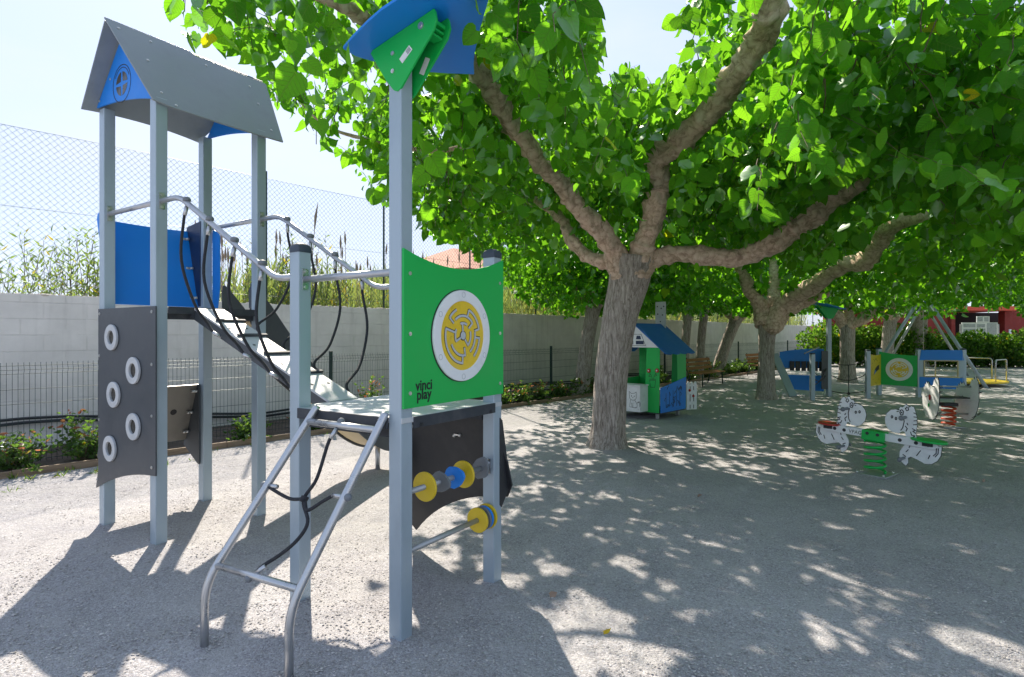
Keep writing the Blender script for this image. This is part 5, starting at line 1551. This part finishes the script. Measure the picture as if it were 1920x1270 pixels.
    def slope(xe, zz, nm, sc_):
        e = Vector((xe, 0, zz)); rdg = Vector((.55, 0, zr + .03)); B = (rdg - e); L = B.length; B.normalize()
        low = [(-.08, 0)]
        if sc_:
            k = 4; wdt = (sw + .16) / k
            for i in range(k):
                for t in range(1, 7):
                    low.append((-.08 + wdt * (i + t / 6), -.03 * math.sin(math.pi * t / 6)))
        else: low.append((sw + .08, 0))
        outl = low + [(sw + .08, L), (-.08, L)]
        return (e, B, outl)
    e, B, ol = slope(-.16, ze - .12, '', True)
    MB().panel([(-p[0], p[1]) for p in ol][::-1], e, -S, B, .016).build('roof_slope', M['deepblue'], root, .002)
    e, B, ol = slope(1.26, ze - .12, '', False)
    MB().panel(ol, e, S, B, .016).build('roof_slope', M['deepblue'], root, .002)
    ch = MB().box((.55, -sw + .04, 1.95), (.24, .03, .80)).build('chimney', M['greyboard'], root, .004)
    cm = MB()
    for k, (a, z) in enumerate(((-.07, .30), (.02, .26), (.08, .30), (-.06, .14), (.05, .12), (0, -.02))):
        cm.disc((.55 - a, -sw + .057, 1.95 + z), -X, Zv, .016, .001, 10)
    cm.build('chimney_holes', M['ink'], ch)
    # floor and feet
    MB().box((.55, -sw / 2, .12), (1.08, sw - .05, .03)).build('floor', M['rubber'], root)
    for a in (.12, .98):
        for b in (.12, sw - .12):
            MB().box((a, -b, .04), (.055, .055, .16)).build('foot', M['galv'], root)
    MB().box((.99, .30, .30), (.04, .04, .66)).build('counter_leg', M['white'], root)
    # picket fence on the back right corner
    pk = MB()
    pts = [(0, .10)]
    for i in range(3):
        x0 = i * .085
        pts += []
    outline = [(0, .10)]
    out_top = []
    for i in range(3):
        x0 = i * .095
        out_top += [(x0, .60), (x0 + .02, .665), (x0 + .0425, .685), (x0 + .065, .665), (x0 + .085, .60)]
    outline = [(.275, .10)] + out_top[::-1] + [(0, .10)]
    fp_ = MB().panel(outline[::-1], (-.02, -sw - .01, 0), Vector((-.35, -.94, 0)), Zv, .016).build('picket_panel', M['white'], root, .002)
    gm = MB(); O_ = Vector((-.02, -sw - .01, 0)) 
    A_ = Vector((-.35, -.94, 0)).normalized(); N_ = A_.cross(Zv)
    for i in (1, 2):
        x = i * .095 - .005
        for z_0, z_1 in ((.12, .20), (.27, .42), (.50, .58)):
            gm.panel([(x - .008, z_0), (x + .008, z_0), (x + .008, z_1), (x - .008, z_1)], O_ + N_ * .0015, A_, Zv, .001)
    gm.build('picket_gap', M['ink'], fp_)
    for x, z in ((.07, .50), (.17, .38)):
        q = O_ + A_ * x + Vector((0, 0, z)) + N_ * .008
        MB().ball(q, .028, 10, 6, (1, 1, 1)).build('flower_knob', M['red'], fp_)
playhouse()

# ------------------------------------------------------------------ helical spring
def helix(mb, c, r, wire, turns, h, r_top=None, n=22):
    pts = []; N_ = int(turns * n)
    for i in range(N_ + 1):
        t = i / N_; a = 2 * math.pi * turns * t
        rr = r + ((r_top or r) - r) * t
        pts.append((c[0] + rr * math.cos(a), c[1] + rr * math.sin(a), c[2] + h * t))
    return mb.tube(pts, wire, 8)

# ------------------------------------------------------------------ zebra seesaw on a spring
def zebra_seesaw():
    a, b = Vector((4.02, 7.45, 0)), Vector((4.86, 6.35, 0))
    ctr = Vector((4.29, 6.87, 0)); ax = (b - a).normalized()
    root = empty('zebra_seesaw', ctr, math.atan2(ax.y, ax.x), 'spring seesaw with two white zebra boards, red and green seats and a green coil', 'seesaw')
    X, Y, Zv = Vector((1, 0, 0)), Vector((0, 1, 0)), Vector((0, 0, 1))
    # the camera side has local -y
    MB().box((0, 0, .012), (.36, .36, .02)).build('base_plate', M['galv'], root, .003)
    for sx in (-1, 1):
        for sy in (-1, 1):
            MB().ball((sx * .14, sy * .14, .028), .014, 8, 5).build('anchor_bolt', M['bolt'], root)
    helix(MB(), (0, 0, .035), .105, .0145, 4.6, .36).build('spring', M['green'], root)
    th = -R(3.5)
    D = Vector((math.cos(th), 0, math.sin(th))); U = Vector((-math.sin(th), 0, math.cos(th)))
    O = Vector((0, 0, .465))
    bh = .085
    for yy in (-.035, .055):
        q = MB().panel([(-.54, -bh / 2), (.60, -bh / 2), (.64, .0), (.61, bh / 2), (-.54, bh / 2), (-.57, 0)], O + Y * yy, D, U, .018).build('beam', M['white'], root, .004)
        if yy < 0:
            beam = q
    for k, dx in enumerate((-.44, -.33, .27, .43, .545, -.52)):
        MB().disc(O + D * dx - Y * .038 + U * .0, D, U, .020, .008, 14).build('bolt', M['black'], root)
    cl = MB().box(O + U * -.005 - Y * .0, (.24, .16, .115), M=Matrix((D, Y, U)).transposed()).build('clamp', M['green'], root, .01)
    for dx in (-.055, .055):
        MB().disc(O + D * dx - Y * .084 + U * .02, D, U, .019, .008, 14).build('bolt', M['black'], cl)
    text_mesh('VPAG', 'beam_lettering', M['ink'], beam, .062, frameM(O + D * -.205 - Y * .0345 + U * -.002, D, U) , .0006, sx=.9, spacing=1.05)
    # zebra outline: head looks towards the centre (to -x for the right hand zebra)
    body = [(.04, -.10), (.0, -.16), (.0, -.24), (.04, -.31), (.10, -.35), (.13, -.30), (.12, -.235), (.16, -.21), (.26, -.235), (.36, -.27), (.45, -.255), (.52, -.20), (.56, -.12), (.565, .0), (.30, .02),
            (.225, .04), (.205, .12), (.215, .22), (.205, .34), (.175, .43), (.155, .475), (.12, .49), (.095, .465), (.07, .485), (.035, .505), (.015, .47), (-.005, .455), (-.035, .46), (-.05, .43), (-.045, .405),
            (-.10, .412), (-.17, .395), (-.225, .34), (-.25, .265), (-.235, .18), (-.185, .115), (-.11, .082), (-.03, .088), (.02, .12), (.05, .12), (.07, .06), (.08, .03), (.06, -.06)]
    marks = [[(.16, .40), (.20, .385)], [(.165, .345), (.205, .345)], [(.17, .29), (.212, .30)], [(.165, .235), (.212, .245)], [(.155, .18), (.20, .165), (.165, .145), (.205, .125)], [(.135, .13), (.15, .09), (.20, .085), (.165, .06), (.205, .05)],
             [(.055, .20), (.085, .17), (.07, .13)], [(.075, .245), (.09, .22)], [(.06, .47), (.04, .44), (.06, .415), (.085, .43), (.075, .465)],
             [(-.01, .42), (.015, .40), (.01, .35), (-.02, .345), (-.035, .375), (-.03, .41), (-.01, .42)], [(-.05, .415), (-.075, .42)], [(-.055, .39), (-.08, .385)],
             [(.02, .33), (.035, .26), (.02, .17), (-.005, .13)], [(.15, -.02), (.13, -.09)], [(.12, -.12), (.09, -.155)], [(.29, -.10), (.24, -.18)], [(.42, -.14), (.40, -.19)], [(.50, -.03), (.50, -.10), (.465, -.14)], [(.525, -.03), (.525, -.10), (.49, -.15)], [(.05, -.20), (.09, -.22)]]
    ey = [[(-.145 + .012 * math.cos(t), .30 + .018 * math.sin(t)) for t in [k * .9 for k in range(8)]], [(-.085 + .012 * math.cos(t), .285 + .018 * math.sin(t)) for t in [k * .9 for k in range(8)]], [(-.012 + .004 * math.cos(t), .38 + .005 * math.sin(t)) for t in [k * .9 for k in range(8)]]]
    for sgn, cx in ((1, .265), (-1, -.285)):
        A = D * sgn
        off = Y * (-.012)
        o0 = O + D * cx
        pts = [(x * .70, z * .82) for x, z in body]
        if sgn > 0:
            pan = MB().panel(pts[::-1], o0 + Y * -.0, A, U, .018)
        else:
            pan = MB().panel([(-x, z) for x, z in pts], o0 + Y * -.0, D, U, .018)
        z_ = pan.build('zebra_board', M['white'], root, .003)
        sh = MB().panel([(p[0] * 1.012, p[1] * 1.012) for p in pts][::-1] if sgn > 0 else [(-p[0] * 1.012, p[1] * 1.012) for p in pts], o0 + Y * .004, A if sgn > 0 else D, U, .010).build('board_edge', M['ink'], z_)
        mk = MB()
        for l in marks + ey:
            l2 = [(x * .70 * sgn, z * .82) for x, z in l]
            mk.ribbon(l2, o0 - Y * .0015, D, U, .0095, .001)
        mk.build('zebra_drawing', M['ink'], z_)
        hx = o0 + A * .035 + U * .265
        MB().tube([hx - Y * .13, hx + Y * .14], .017, 12).build('handle', M['greypl'], root)
        for yy in (-.13, .14):
            MB().ball(hx + Y * yy, .028, 12, 8).build('handle_end', M['greypl'], root)
        fx = o0 + A * .05 - U * .20
        MB().tube([fx - Y * .14, fx + Y * .14], .015, 12).build('foot_rest', M['greypl'], root)
        for yy in (-.14, .14):
            MB().ball(fx + Y * yy, .026, 12, 8).build('foot_rest_end', M['greypl'], root)
        sx_ = o0 + A * (.275 if sgn > 0 else .235) + U * .055
        seat = MB().panel([((.175 if sgn > 0 else .13) * math.cos(k * math.pi / 14), .125 * math.sin(k * math.pi / 14)) for k in range(28)], sx_, D, Vector((0, 1, 0)), .022).build('seat', M['green'] if sgn > 0 else M['red'], root, .005)
        MB().box(sx_ - U * .045, (.10, .10, .05)).build('seat_bracket', M['black'], seat)
zebra_seesaw()

def spring_rider():
    root = empty('spring_rider', (7.85, 10.45, 0), R(-8), 'white animal spring rider with a red coil in front of the far blue frame', 'spring rider')
    X, Y, Zv = Vector((1, 0, 0)), Vector((0, 1, 0)), Vector((0, 0, 1))
    MB().box((0, 0, .012), (.36, .36, .02)).build('base_plate', M['galv'], root, .003)
    helix(MB(), (0, 0, .03), .10, .018, 4.5, .34).build('spring', M['orange'], root)
    MB().box((0, 0, .40), (.24, .16, .06)).build('spring_head', M['black'], root, .01)
    # two side boards seen almost from the front, splayed along y
    side = [(-.32, .26), (-.24, .17), (-.12, .13), (.05, .13), (.2, .17), (.3, .26), (.36, .38), (.38, .5), (.36, .6), (.30, .70), (.27, .68), (.24, .76), (.20, .73), (.17, .80), (.13, .76), (.08, .80), (.02, .74), (-.08, .73), (-.14, .76), (-.19, .86), (-.22, .83), (-.26, .90), (-.29, .86), (-.33, .91), (-.36, .86), (-.39, .84), (-.41, .74), (-.42, .62), (-.41, .48), (-.37, .35)]
    for sgn in (-1, 1):
        A = Vector((-.02 if sgn < 0 else -.22, 1, 0)).normalized()
        off = Vector((sgn * .29, 0, 0))
        pts = [(x * .64, z) for x, z in side]
        bd = MB().panel(pts if sgn > 0 else pts, off, A, Zv, .018).build('side_board', M['white'], root, .004)
        nn = A.cross(Zv)
        MB().panel([(p[0] * 1.015, (p[1] - .5) * 1.02 + .5) for p in pts], off - nn * .004, A, Zv, .010).build('board_edge', M['ink'], bd)
        mk = MB(); fo = off + nn * .0015 if nn.x * 1 > 0 else off + nn * .0015
        for l in ([(-.34, .74), (-.28, .70)], [(-.33, .66), (-.27, .63)], [(-.30, .30), (-.24, .24)], [(-.20, .22), (-.14, .18)], [(.05, .55), (.12, .52)]):
            mk.ribbon(l, off + nn * .0015, A, Zv, .010, .001); mk.ribbon(l, off - nn * .0235, A, Zv, .010, .001)
        mk.build('drawing', M['ink'], bd)
        if sgn < 0:
            rf = off - nn * .026
            MB().ball(rf + A * .0 + Zv * .52, .035, 10, 6, (.3, 1, 1.6)).build('red_flower', M['red'], bd)
            MB().ball(rf + A * .03 + Zv * .38, .022, 10, 6, (.3, 1, 1.8)).build('green_leaf', M['green'], bd)
    MB().box((0, 0, .53), (.54, .30, .025)).build('seat', M['black'], root, .01)
    MB().tube([(-.33, -.12, .73), (.29, -.12, .73)], .015, 10).build('handle', M['galv'], root)
    MB().tube([(-.30, -.05, .24), (.34, -.05, .24)], .016, 10).build('foot_rest', M['galv'], root)
spring_rider()

# ------------------------------------------------------------------ benches
def bench(p, lab):
    root = empty('park_bench', p, WANG, lab, 'bench', 'slatted wooden benches')
    for i in range(4):
        MB().box((0, -.02 - i * .115, .44 - i * .008), (1.9, .095, .035)).build('seat_slat', M['wood'], root, .006)
    for i in range(3):
        MB().box((0, .075 + i * .035, .56 + i * .13), (1.9, .03, .10), M=Matrix.Rotation(R(-14), 3, 'X')).build('back_slat', M['wood'], root, .006)
    for sx in (-.80, .80):
        MB().tube(round_path([(sx, -.38, 0), (sx, -.36, .40), (sx, .05, .42), (sx, .17, .90)], .05, 4), .02, 8).build('leg', M['fence'], root)
        MB().tube([(sx, .14, .0), (sx, .03, .42)], .02, 8).build('leg', M['fence'], root)
p = WP(18.6, 8.05); bench(p, 'orange wooden bench half hidden behind the playhouse')
p = WP(24.7, 8.3); bench(p, 'orange wooden bench just left of the second mulberry trunk')

# ------------------------------------------------------------------ far climbing frame: blue portal, mast with roof, rope net, yellow / green / blue panels
def far_frame():
    o = Vector((8.55, 15.6, 0))
    root = empty('climbing_frame', o, 0, 'low climbing frame with blue portal, roofed mast, rope net and maze panels', 'play structure')
    def G(px_, z, Z_): return Vector(((px_ - 960) / FOC * Z_, Z_, z)) - o
    X, Y, Zv = Vector((1, 0, 0)), Vector((0, 1, 0)), Vector((0, 0, 1))
    def post(x, y, h, cap=True):
        p = MB().box((x, y, h / 2 - .05), (.1, .1, h + .1)).build('post', M['post'], root, .006)
        if cap: MB().box((x, y, h + .015), (.104, .104, .04)).build('post_cap', M['cap'], p, .015)
        return p
    pm = G(1554, 0, 15.6); post(pm.x, pm.y, 2.36, False)
    p2 = G(1523, 0, 14.6); post(p2.x, p2.y, 1.16)
    pl = [G(1627, 0, 15.1), G(1648, 0, 15.9), G(1722, 0, 15.4), G(1806, 0, 15.2)]
    hs = (1.23, 1.26, 1.26, 1.26)
    for q, h in zip(pl, hs): post(q.x, q.y, h)
    # mast roof
    c = Vector((pm.x, pm.y, 0))
    rf = MB(); 
    rp = [(-.95, .1, 2.60), (-.30, -.45, 2.44), (.30, -.30, 2.32), (.32, .35, 2.34), (-.25, .45, 2.50)]
    vs = [c + Vector(q) for q in rp]; vt = [v + Vector((0, 0, .02)) for v in vs]; n = len(vs)
    rf.add(vt + vs, [tuple(range(n)), tuple(range(2 * n - 1, n - 1, -1))] + [(i, n + i, n + (i + 1) % n, (i + 1) % n) for i in range(n)])
    rf.build('mast_roof', M['blue'], root)
    for yy in (-.06, .07):
        MB().panel([(-.36, 2.44), (-.06, 2.08), (.08, 2.08), (.24, 2.35)][::1], c + Y * yy, X, Zv, .015).build('roof_bracket', M['green'], root, .003)
    # blue portal
    a0, a1 = G(1462, 0, 16.0), G(1545, 0, 15.7)
    A = (a1 - a0); W_ = A.length; A.normalize()
    top = [(0, .74)] + [] + [(W_, .74), (W_, 1.27)] + arc_pts((W_, 1.27), (0, 1.18), -.03, 8)[1:-1] + [(0, 1.18)]
    up = MB().panel(top, a0, A, Zv, .018).build('portal_panel', M['blue'], root, .003)
    MB().panel([(.16, .04), (W_, .0), (W_, .42), (.06, .44)], a0 + Zv * .12, A, Zv, .018).build('portal_panel', M['blue'], root, .003)
    n_ = A.cross(Zv)
    for k in range(6):
        s_ = MB().box(a0 + A * (.30 + k * .145) + Zv * .80 + n_ * .05, (.11, .05, .26), M=Matrix((A, n_, Zv)).transposed()).build('rubber_flap', M['black'], root, .006)
    # leaning grey board at the left
    l0, l1 = G(1452, 1.12, 16.1), G(1487, .02, 15.4)
    MB().bar(l0, l1, .20, .05, (0, 1, 0)).build('leaning_board', M['post'], root, .006)
    # handle bar on the short post
    MB().tube([G(1508, 1.18, 14.6), G(1536, 1.34, 14.6)], .016, 8).build('grab_bar', M['zinc'], root)
    MB().panel([(-.05, .2), (.14, .2), (.14, 1.22), (-.05, 1.22)], G(1544, 0, 15.5), (1, .2, 0), Zv, .02).build('dark_side_panel', M['slate'], root, .003)
    # rope net between mast and yellow panel
    m0, m1 = Vector((pm.x + .06, pm.y, 0)), pl[0] - X * .06
    for z0_, z1_, sag in ((.92, .98, .10), (.56, .62, .14), (.14, .20, .06)):
        MB().tube([m0.lerp(m1, t) + Zv * (z0_ + (z1_ - z0_) * t - sag * 4 * t * (1 - t)) for t in [k / 12 for k in range(13)]], .011, 7).build('rope', M['rope'], root)
    mm = m0.lerp(m1, .52); MB().tube([mm + Zv * .85, mm + Zv * .45, mm + Zv * .09], .011, 7).build('rope', M['rope'], root)
    MB().ball(mm + Zv * .10, .04, 10, 6).build('rope_knot', M['rope'], root)
    for k, (za, zb) in enumerate(((.70, .55), (.55, .40), (.40, .62))):
        a_ = Vector((p2.x + .05, p2.y, za)); b_ = Vector((pm.x - .05, pm.y, zb + .2))
        MB().tube([a_.lerp(b_, t) - Zv * (.12 * 4 * t * (1 - t)) for t in [i / 8 for i in range(9)]], .011, 7).build('rope', M['rope'], root)
    # yellow panel
    def wallp(qa, qb, pts_f, mt, nm, off=.0):
        A = qb - qa; w = A.length; A.normalize(); nn = A.cross(Zv)
        return MB().panel(pts_f(w), qa + nn * .056, A, Zv, .016).build(nm, M[mt], root, .003), qa + nn * .0575, A, w
    yp, yo, yA, yw = wallp(pl[0], pl[1], lambda w: [(0, .32), (w, .28), (w, 1.12)] + arc_pts((w, 1.12), (0, 1.16), .035, 6)[1:-1] + [(0, 1.16)], 'yellow', 'yellow_panel')
    mk = MB()
    for x, z in ((.3, 1.0), (.2, .9), (.8, .9), (.2, .75), (.85, .72), (.25, .48), (.75, .46), (.5, 1.02), (.15, .6), (.55, .36), (.45, .38)):
        mk.disc(yo + yA * (x * yw) + Zv * z, yA, Zv, .014, .001, 8)
    mk.ribbon([(.12 * yw, .62), (.12 * yw, .82)], yo, yA, Zv, .012, .001); mk.ribbon([(.35 * yw, .95), (.5 * yw, 1.02), (.62 * yw, .95)], yo, yA, Zv, .012, .001)
    mk.build('panel_marks', M['ink'], yp)
    MB().panel([(.30 * yw, .58), (.50 * yw, .66), (.78 * yw, .72), (.80 * yw, .84), (.62 * yw, .82), (.42 * yw, .74)], yo, yA, Zv, .001).build('bird_drawing', M['ink'], yp)
    MB().panel([(.34 * yw, .60), (.50 * yw, .67), (.48 * yw, .72), (.40 * yw, .70)], yo + yA.cross(Zv) * .002, yA, Zv, .001).build('bird_wing', M['blue'], yp)
    gp, go, gA, gw = wallp(pl[1], pl[2], lambda w: [(0, .30), (w, .27), (w, 1.10)] + arc_pts((w, 1.10), (0, 1.20), .03, 8)[1:-1] + [(0, 1.20)], 'green', 'maze_panel')
    nn = gA.cross(Zv); cc = go + gA * (gw * .52) + Zv * .72
    MB().ring(cc + nn * .012, gA, Zv, .215, .305, .012, n=44).build('maze_ring', M['white'], gp, .002)
    md = MB().disc(cc + nn * .006, gA, Zv, .215, .006, 40).build('maze_disc', M['maze'], gp)
    mw = MB()
    for r_, s0, s1 in ((.18, 20, 80), (.18, 100, 160), (.18, 190, 260), (.18, 290, 350), (.13, 40, 130), (.13, 170, 240), (.13, 280, 340), (.08, 60, 150), (.08, 200, 300)):
        mw.ring(cc + nn * .0072, gA, Zv, r_ - .012, r_ + .012, .001, R(s0), R(s1), 14)
    for a_ in (20, 100, 200, 320): 
        mw.ribbon([(.08 * math.cos(R(a_)), .08 * math.sin(R(a_))), (.17 * math.cos(R(a_)), .17 * math.sin(R(a_)))], cc + nn * .0070, gA, Zv, .02, .001)
    mw.build('maze_groove', M['white'], md)
    # blue window frame
    A = pl[3] - pl[2]; w = A.length; A.normalize(); nn = A.cross(Zv); q = pl[2] + nn * .056
    MB().panel([(0, .98), (w, .98), (w - .05, 1.25), (.05, 1.25)], q, A, Zv, .016).build('frame_panel', M['blue'], root, .003)
    MB().panel([(0, .26), (w, .22), (w, .52), (0, .54)], q, A, Zv, .016).build('frame_panel', M['blue'], root, .003)
    for x0, x1 in ((0, .10), (w - .14, w)):
        MB().panel([(x0, .54), (x1, .54), (x1, .98), (x0, .98)], q, A, Zv, .016).build('frame_panel', M['post'], root, .003)
    e = MB(); 
    e.bar(q + A * .11 + Zv * .55, q + A * (w - .15) + Zv * .55, .03, .03); e.bar(q + A * .11 + Zv * .97, q + A * (w - .15) + Zv * .97, .03, .03)
    e.bar(q + A * .11 + Zv * .565, q + A * .11 + Zv * .955, .03, .03, (0, 1, 0)); e.bar(q + A * (w - .15) + Zv * .565, q + A * (w - .15) + Zv * .955, .03, .03, (0, 1, 0))
    e.build('window_trim', M['cream'], root)
far_frame()

def roundabout():
    root = empty('roundabout', (15.0, 19.3, 0), .2, 'yellow roundabout with bent tube rails behind the blue frame', 'roundabout')
    MB().disc((0, 0, .16), (1, 0, 0), (0, 1, 0), 1.15, .05, 40).build('platform', M['yellow'], root, .005)
    MB().tube([(0, 0, 0), (0, 0, .12)], .12, 16).build('hub', M['galv'], root)
    for k in range(4):
        a = k * math.pi / 2 + .35
        d = Vector((math.cos(a), math.sin(a), 0)); e = Vector((-d.y, d.x, 0))
        MB().tube(round_path([d * 1.0 - e * .42 + Vector((0, 0, .16)), d * 1.0 - e * .42 + Vector((0, 0, .86)), d * 1.0 + e * .42 + Vector((0, 0, .86)), d * 1.0 + e * .42 + Vector((0, 0, .16))], .10, 5), .02, 10).build('rail', M['steel'], root)
        MB().tube([d * 1.0 - e * .42 + Vector((0, 0, .5)), d * 1.0 + e * .42 + Vector((0, 0, .5))], .014, 8).build('rail', M['steel'], root)
roundabout()

def swing():
    root = empty('swing_frame', (13.3, 18.8, 0), 0, 'grey A-frame swing set seen end-on behind the maze panel', 'swing')
    dirb = Vector((.578, .816, 0)); dirc = Vector((.816, -.578, 0))
    n0, n1 = Vector((0, 0, 3.0)), dirb * 6.5 + Vector((0, 0, 3.0))
    MB().tube([n0 - dirb * .15, n1 + dirb * .15], .06, 12).build('top_beam', M['blue'], root)
    for nm, c in ((0, n0), (1, n1)):
        MB().box(c, (.22, .22, .16)).build('corner_fitting', M['navy'], root, .02)
        for s in (-1, 1):
            f = c + dirc * s * (1.62 - .15 * nm); f.z = -.05
            MB().tube([c, f], .055, 10).build('leg', M['post'] if (nm + s) % 2 else M['galv'], root)
    for k in range(2):
        c = n0.lerp(n1, .30 + .4 * k)
        st = MB().box((c.x, c.y, .5), (.44, .2, .03), rz=WANG).build('swing_seat', M['rubber'], root)
        for s in (-1, 1):
            q = c + dirb * s * .2
            MB().tube([q, Vector((q.x, q.y, .51))], .008, 6).build('chain', M['galv'], st)
swing()

# ------------------------------------------------------------------ red building, notice board, hedge, house
def red_building():
    Z_ = 38.0
    root = empty('red_building', (27, Z_, 0), 0, 'dark red pavilion with an open front and orange-red roof edge behind the hedge', 'building')
    def x(px_): return (px_ - 960) / FOC * Z_ - 27
    MB().box(((x(1548) + x(1712)) / 2, .2, 1.55), (x(1712) - x(1548), .3, 3.1)).build('side_wall', M['redwall'], root)
    MB().box(((x(1712) + x(1790)) / 2, .6, 1.5), (x(1790) - x(1712), .3, 3.0)).build('side_wall', M['redwall'], root)
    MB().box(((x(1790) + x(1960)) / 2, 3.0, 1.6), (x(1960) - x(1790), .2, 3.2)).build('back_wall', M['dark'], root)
    MB().box((x(1792), 1.6, 1.6), (.25, 2.8, 3.2)).build('pillar', M['redwall'], root)
    MB().box((x(1893), .3, 1.6), (.55, .5, 3.2)).build('pillar', M['redwall'], root)
    MB().box(((x(1780) + x(1900)) / 2, 1.3, 3.35), (x(1900) - x(1780), 4.0, .28)).build('roof', M['redroof'], root)
    MB().box(((x(1560) + x(1700)) / 2, 1.0, 3.2), (x(1700) - x(1560), 2.6, .22)).build('roof', M['redroof'], root)
    MB().box((x(1935), .4, 1.7), (2.2, .3, 3.4)).build('side_wall', M['redwall'], root)
    MB().tube([(x(1879), -.6, 0), (x(1879), -.6, 2.0)], .07, 10).build('pipe', M['white'], root)
red_building()
def notice_board():
    Z_ = 33.0
    root = empty('notice_board', ((1838 - 960) / FOC * Z_, Z_, 0), 0, 'white notice board with pinned posters in front of the red pavilion', 'notice board')
    s = Z_ / FOC
    x = lambda p: (p - 1838) * s
    z = lambda y: EYE - (y - HOR) * s
    pan = MB().box(((x(1803) + x(1870)) / 2, 0, (z(605) + z(642)) / 2), (x(1870) - x(1803), .04, z(605) - z(642))).build('board', M['white'], root)
    MB().box((x(1843), 0, (z(593) + z(605)) / 2), (x(1855) - x(1831), .04, z(593) - z(605) - .01)).build('board', M['white'], root)
    for px_ in (1802, 1872):
        MB().box((x(px_), .03, 1.1), (.08, .08, 2.3)).build('post', M['galv'], root)
    for k, (a0, a1, b0, b1) in enumerate(((1806, 1828, 608, 614), (1806, 1828, 617, 628), (1831, 1846, 608, 614), (1831, 1847, 617, 628), (1850, 1868, 606, 628), (1826, 1848, 631, 640), (1851, 1868, 631, 640), (1833, 1842, 595, 603), (1845, 1853, 595, 603))):
        ps = MB().box(((x(a0) + x(a1)) / 2, -.026, (z(b0) + z(b1)) / 2), (x(a1) - x(a0), .006, z(b0) - z(b1))).build('poster', M['poster'] , root)
red_b = worn('poster_paper', (.42, .46, .50), .6, 0, .3, 14); M['poster'] = red_b
notice_board()

def hedge_bush(x, y, w, h, lab, n, mt='hedge'):
    root = empty('hedge_bush', (x, y, 0), 0, lab, 'bush', 'hedge bushes at the far end')
    u = rng.normal(size=(n, 3)); u /= np.linalg.norm(u, axis=1, keepdims=True)
    r = (.55 + .5 * rng.random(n))[:, None]
    P = u * r * np.array([w / 2, w * .4, h * .55]); P[:, 2] += h * .5
    P += .12 * np.stack([np.sin(P[:, 2] * 7), np.cos(P[:, 0] * 6), np.sin(P[:, 0] * 8)], 1)
    P = P[P[:, 2] > .05]; T = P / np.linalg.norm(P, axis=1, keepdims=True) + rng.normal(size=P.shape) * .6
    leaf_mesh('foliage', P, T, .12 + .08 * rng.random(len(P)), M[mt], root, True, slim=.9)
    MB().tube([(0, 0, -.05), (0.03, 0, h * .3), (0, .03, h * .6)], [.05, .04, .03], 7).build('stem', M['twig'], root)
for i, (px_, w, h, mt) in enumerate([(1545, 2.6, 2.2, 'hedge'), (1578, 2.4, 2.0, 'hedge'), (1612, 2.6, 2.0, 'hedge'), (1655, 2.8, 2.0, 'hedge'), (1700, 2.8, 2.1, 'hedge'), (1745, 2.8, 1.7, 'hedge'), (1790, 2.6, 1.3, 'shrub'), (1828, 2.4, 1.7, 'hedge'), (1862, 2.6, 1.2, 'shrub'), (1900, 2.8, 1.6, 'hedge'), (1945, 3.0, 1.8, 'shrub')]):
    Z_ = 31.0 - i * .15
    hedge_bush((px_ - 960) / FOC * Z_, Z_, w, h, ['bright green bush at the end of the white wall', 'tall sunlit bush left of the third mulberry trunk', 'sunlit bush right of the third mulberry trunk', 'bush behind the yellow panel of the climbing frame', 'bush behind the green maze panel', 'low bush behind the swing legs', 'dark bush right of the swing legs', 'bush with tall shoots below the notice board', 'low dark bush right of the notice board', 'yellowish bush under the red pillar', 'dark bush at the right edge of the photo'][i], 2200, mt)

def house():
    p = WP(29.0, 26.0)
    root = empty('house', p, WANG, 'distant pale house with a terracotta tiled roof and chimneys beyond the reeds', 'house')
    MB().box((0, 0, 2.6), (16, 8, 5.2)).build('wall', M['stucco'], root)
    r = MB(); r.add([(-8.4, -4.5, 5.1), (8.4, -4.5, 5.1), (8.4, 4.5, 5.1), (-8.4, 4.5, 5.1), (-5, 0, 6.9), (8.4, 0, 6.9)], [(0, 1, 5, 4), (2, 3, 4, 5), (3, 0, 4), (1, 2, 5), (3, 2, 1, 0)])
    rf = r.build('roof', M['tile'], root)
    for x_ in (-3.0, -2.2): MB().box((x_, -.6, 7.1), (.5, .5, 1.1)).box((x_, -.6, 7.7), (.62, .62, .1)).build('chimney', M['stucco'], rf)
    for x_ in (-5, -1, 3): MB().box((x_, -4.02, 3.6), (1.1, .08, 1.3)).build('window', M['navy'], root)
house()
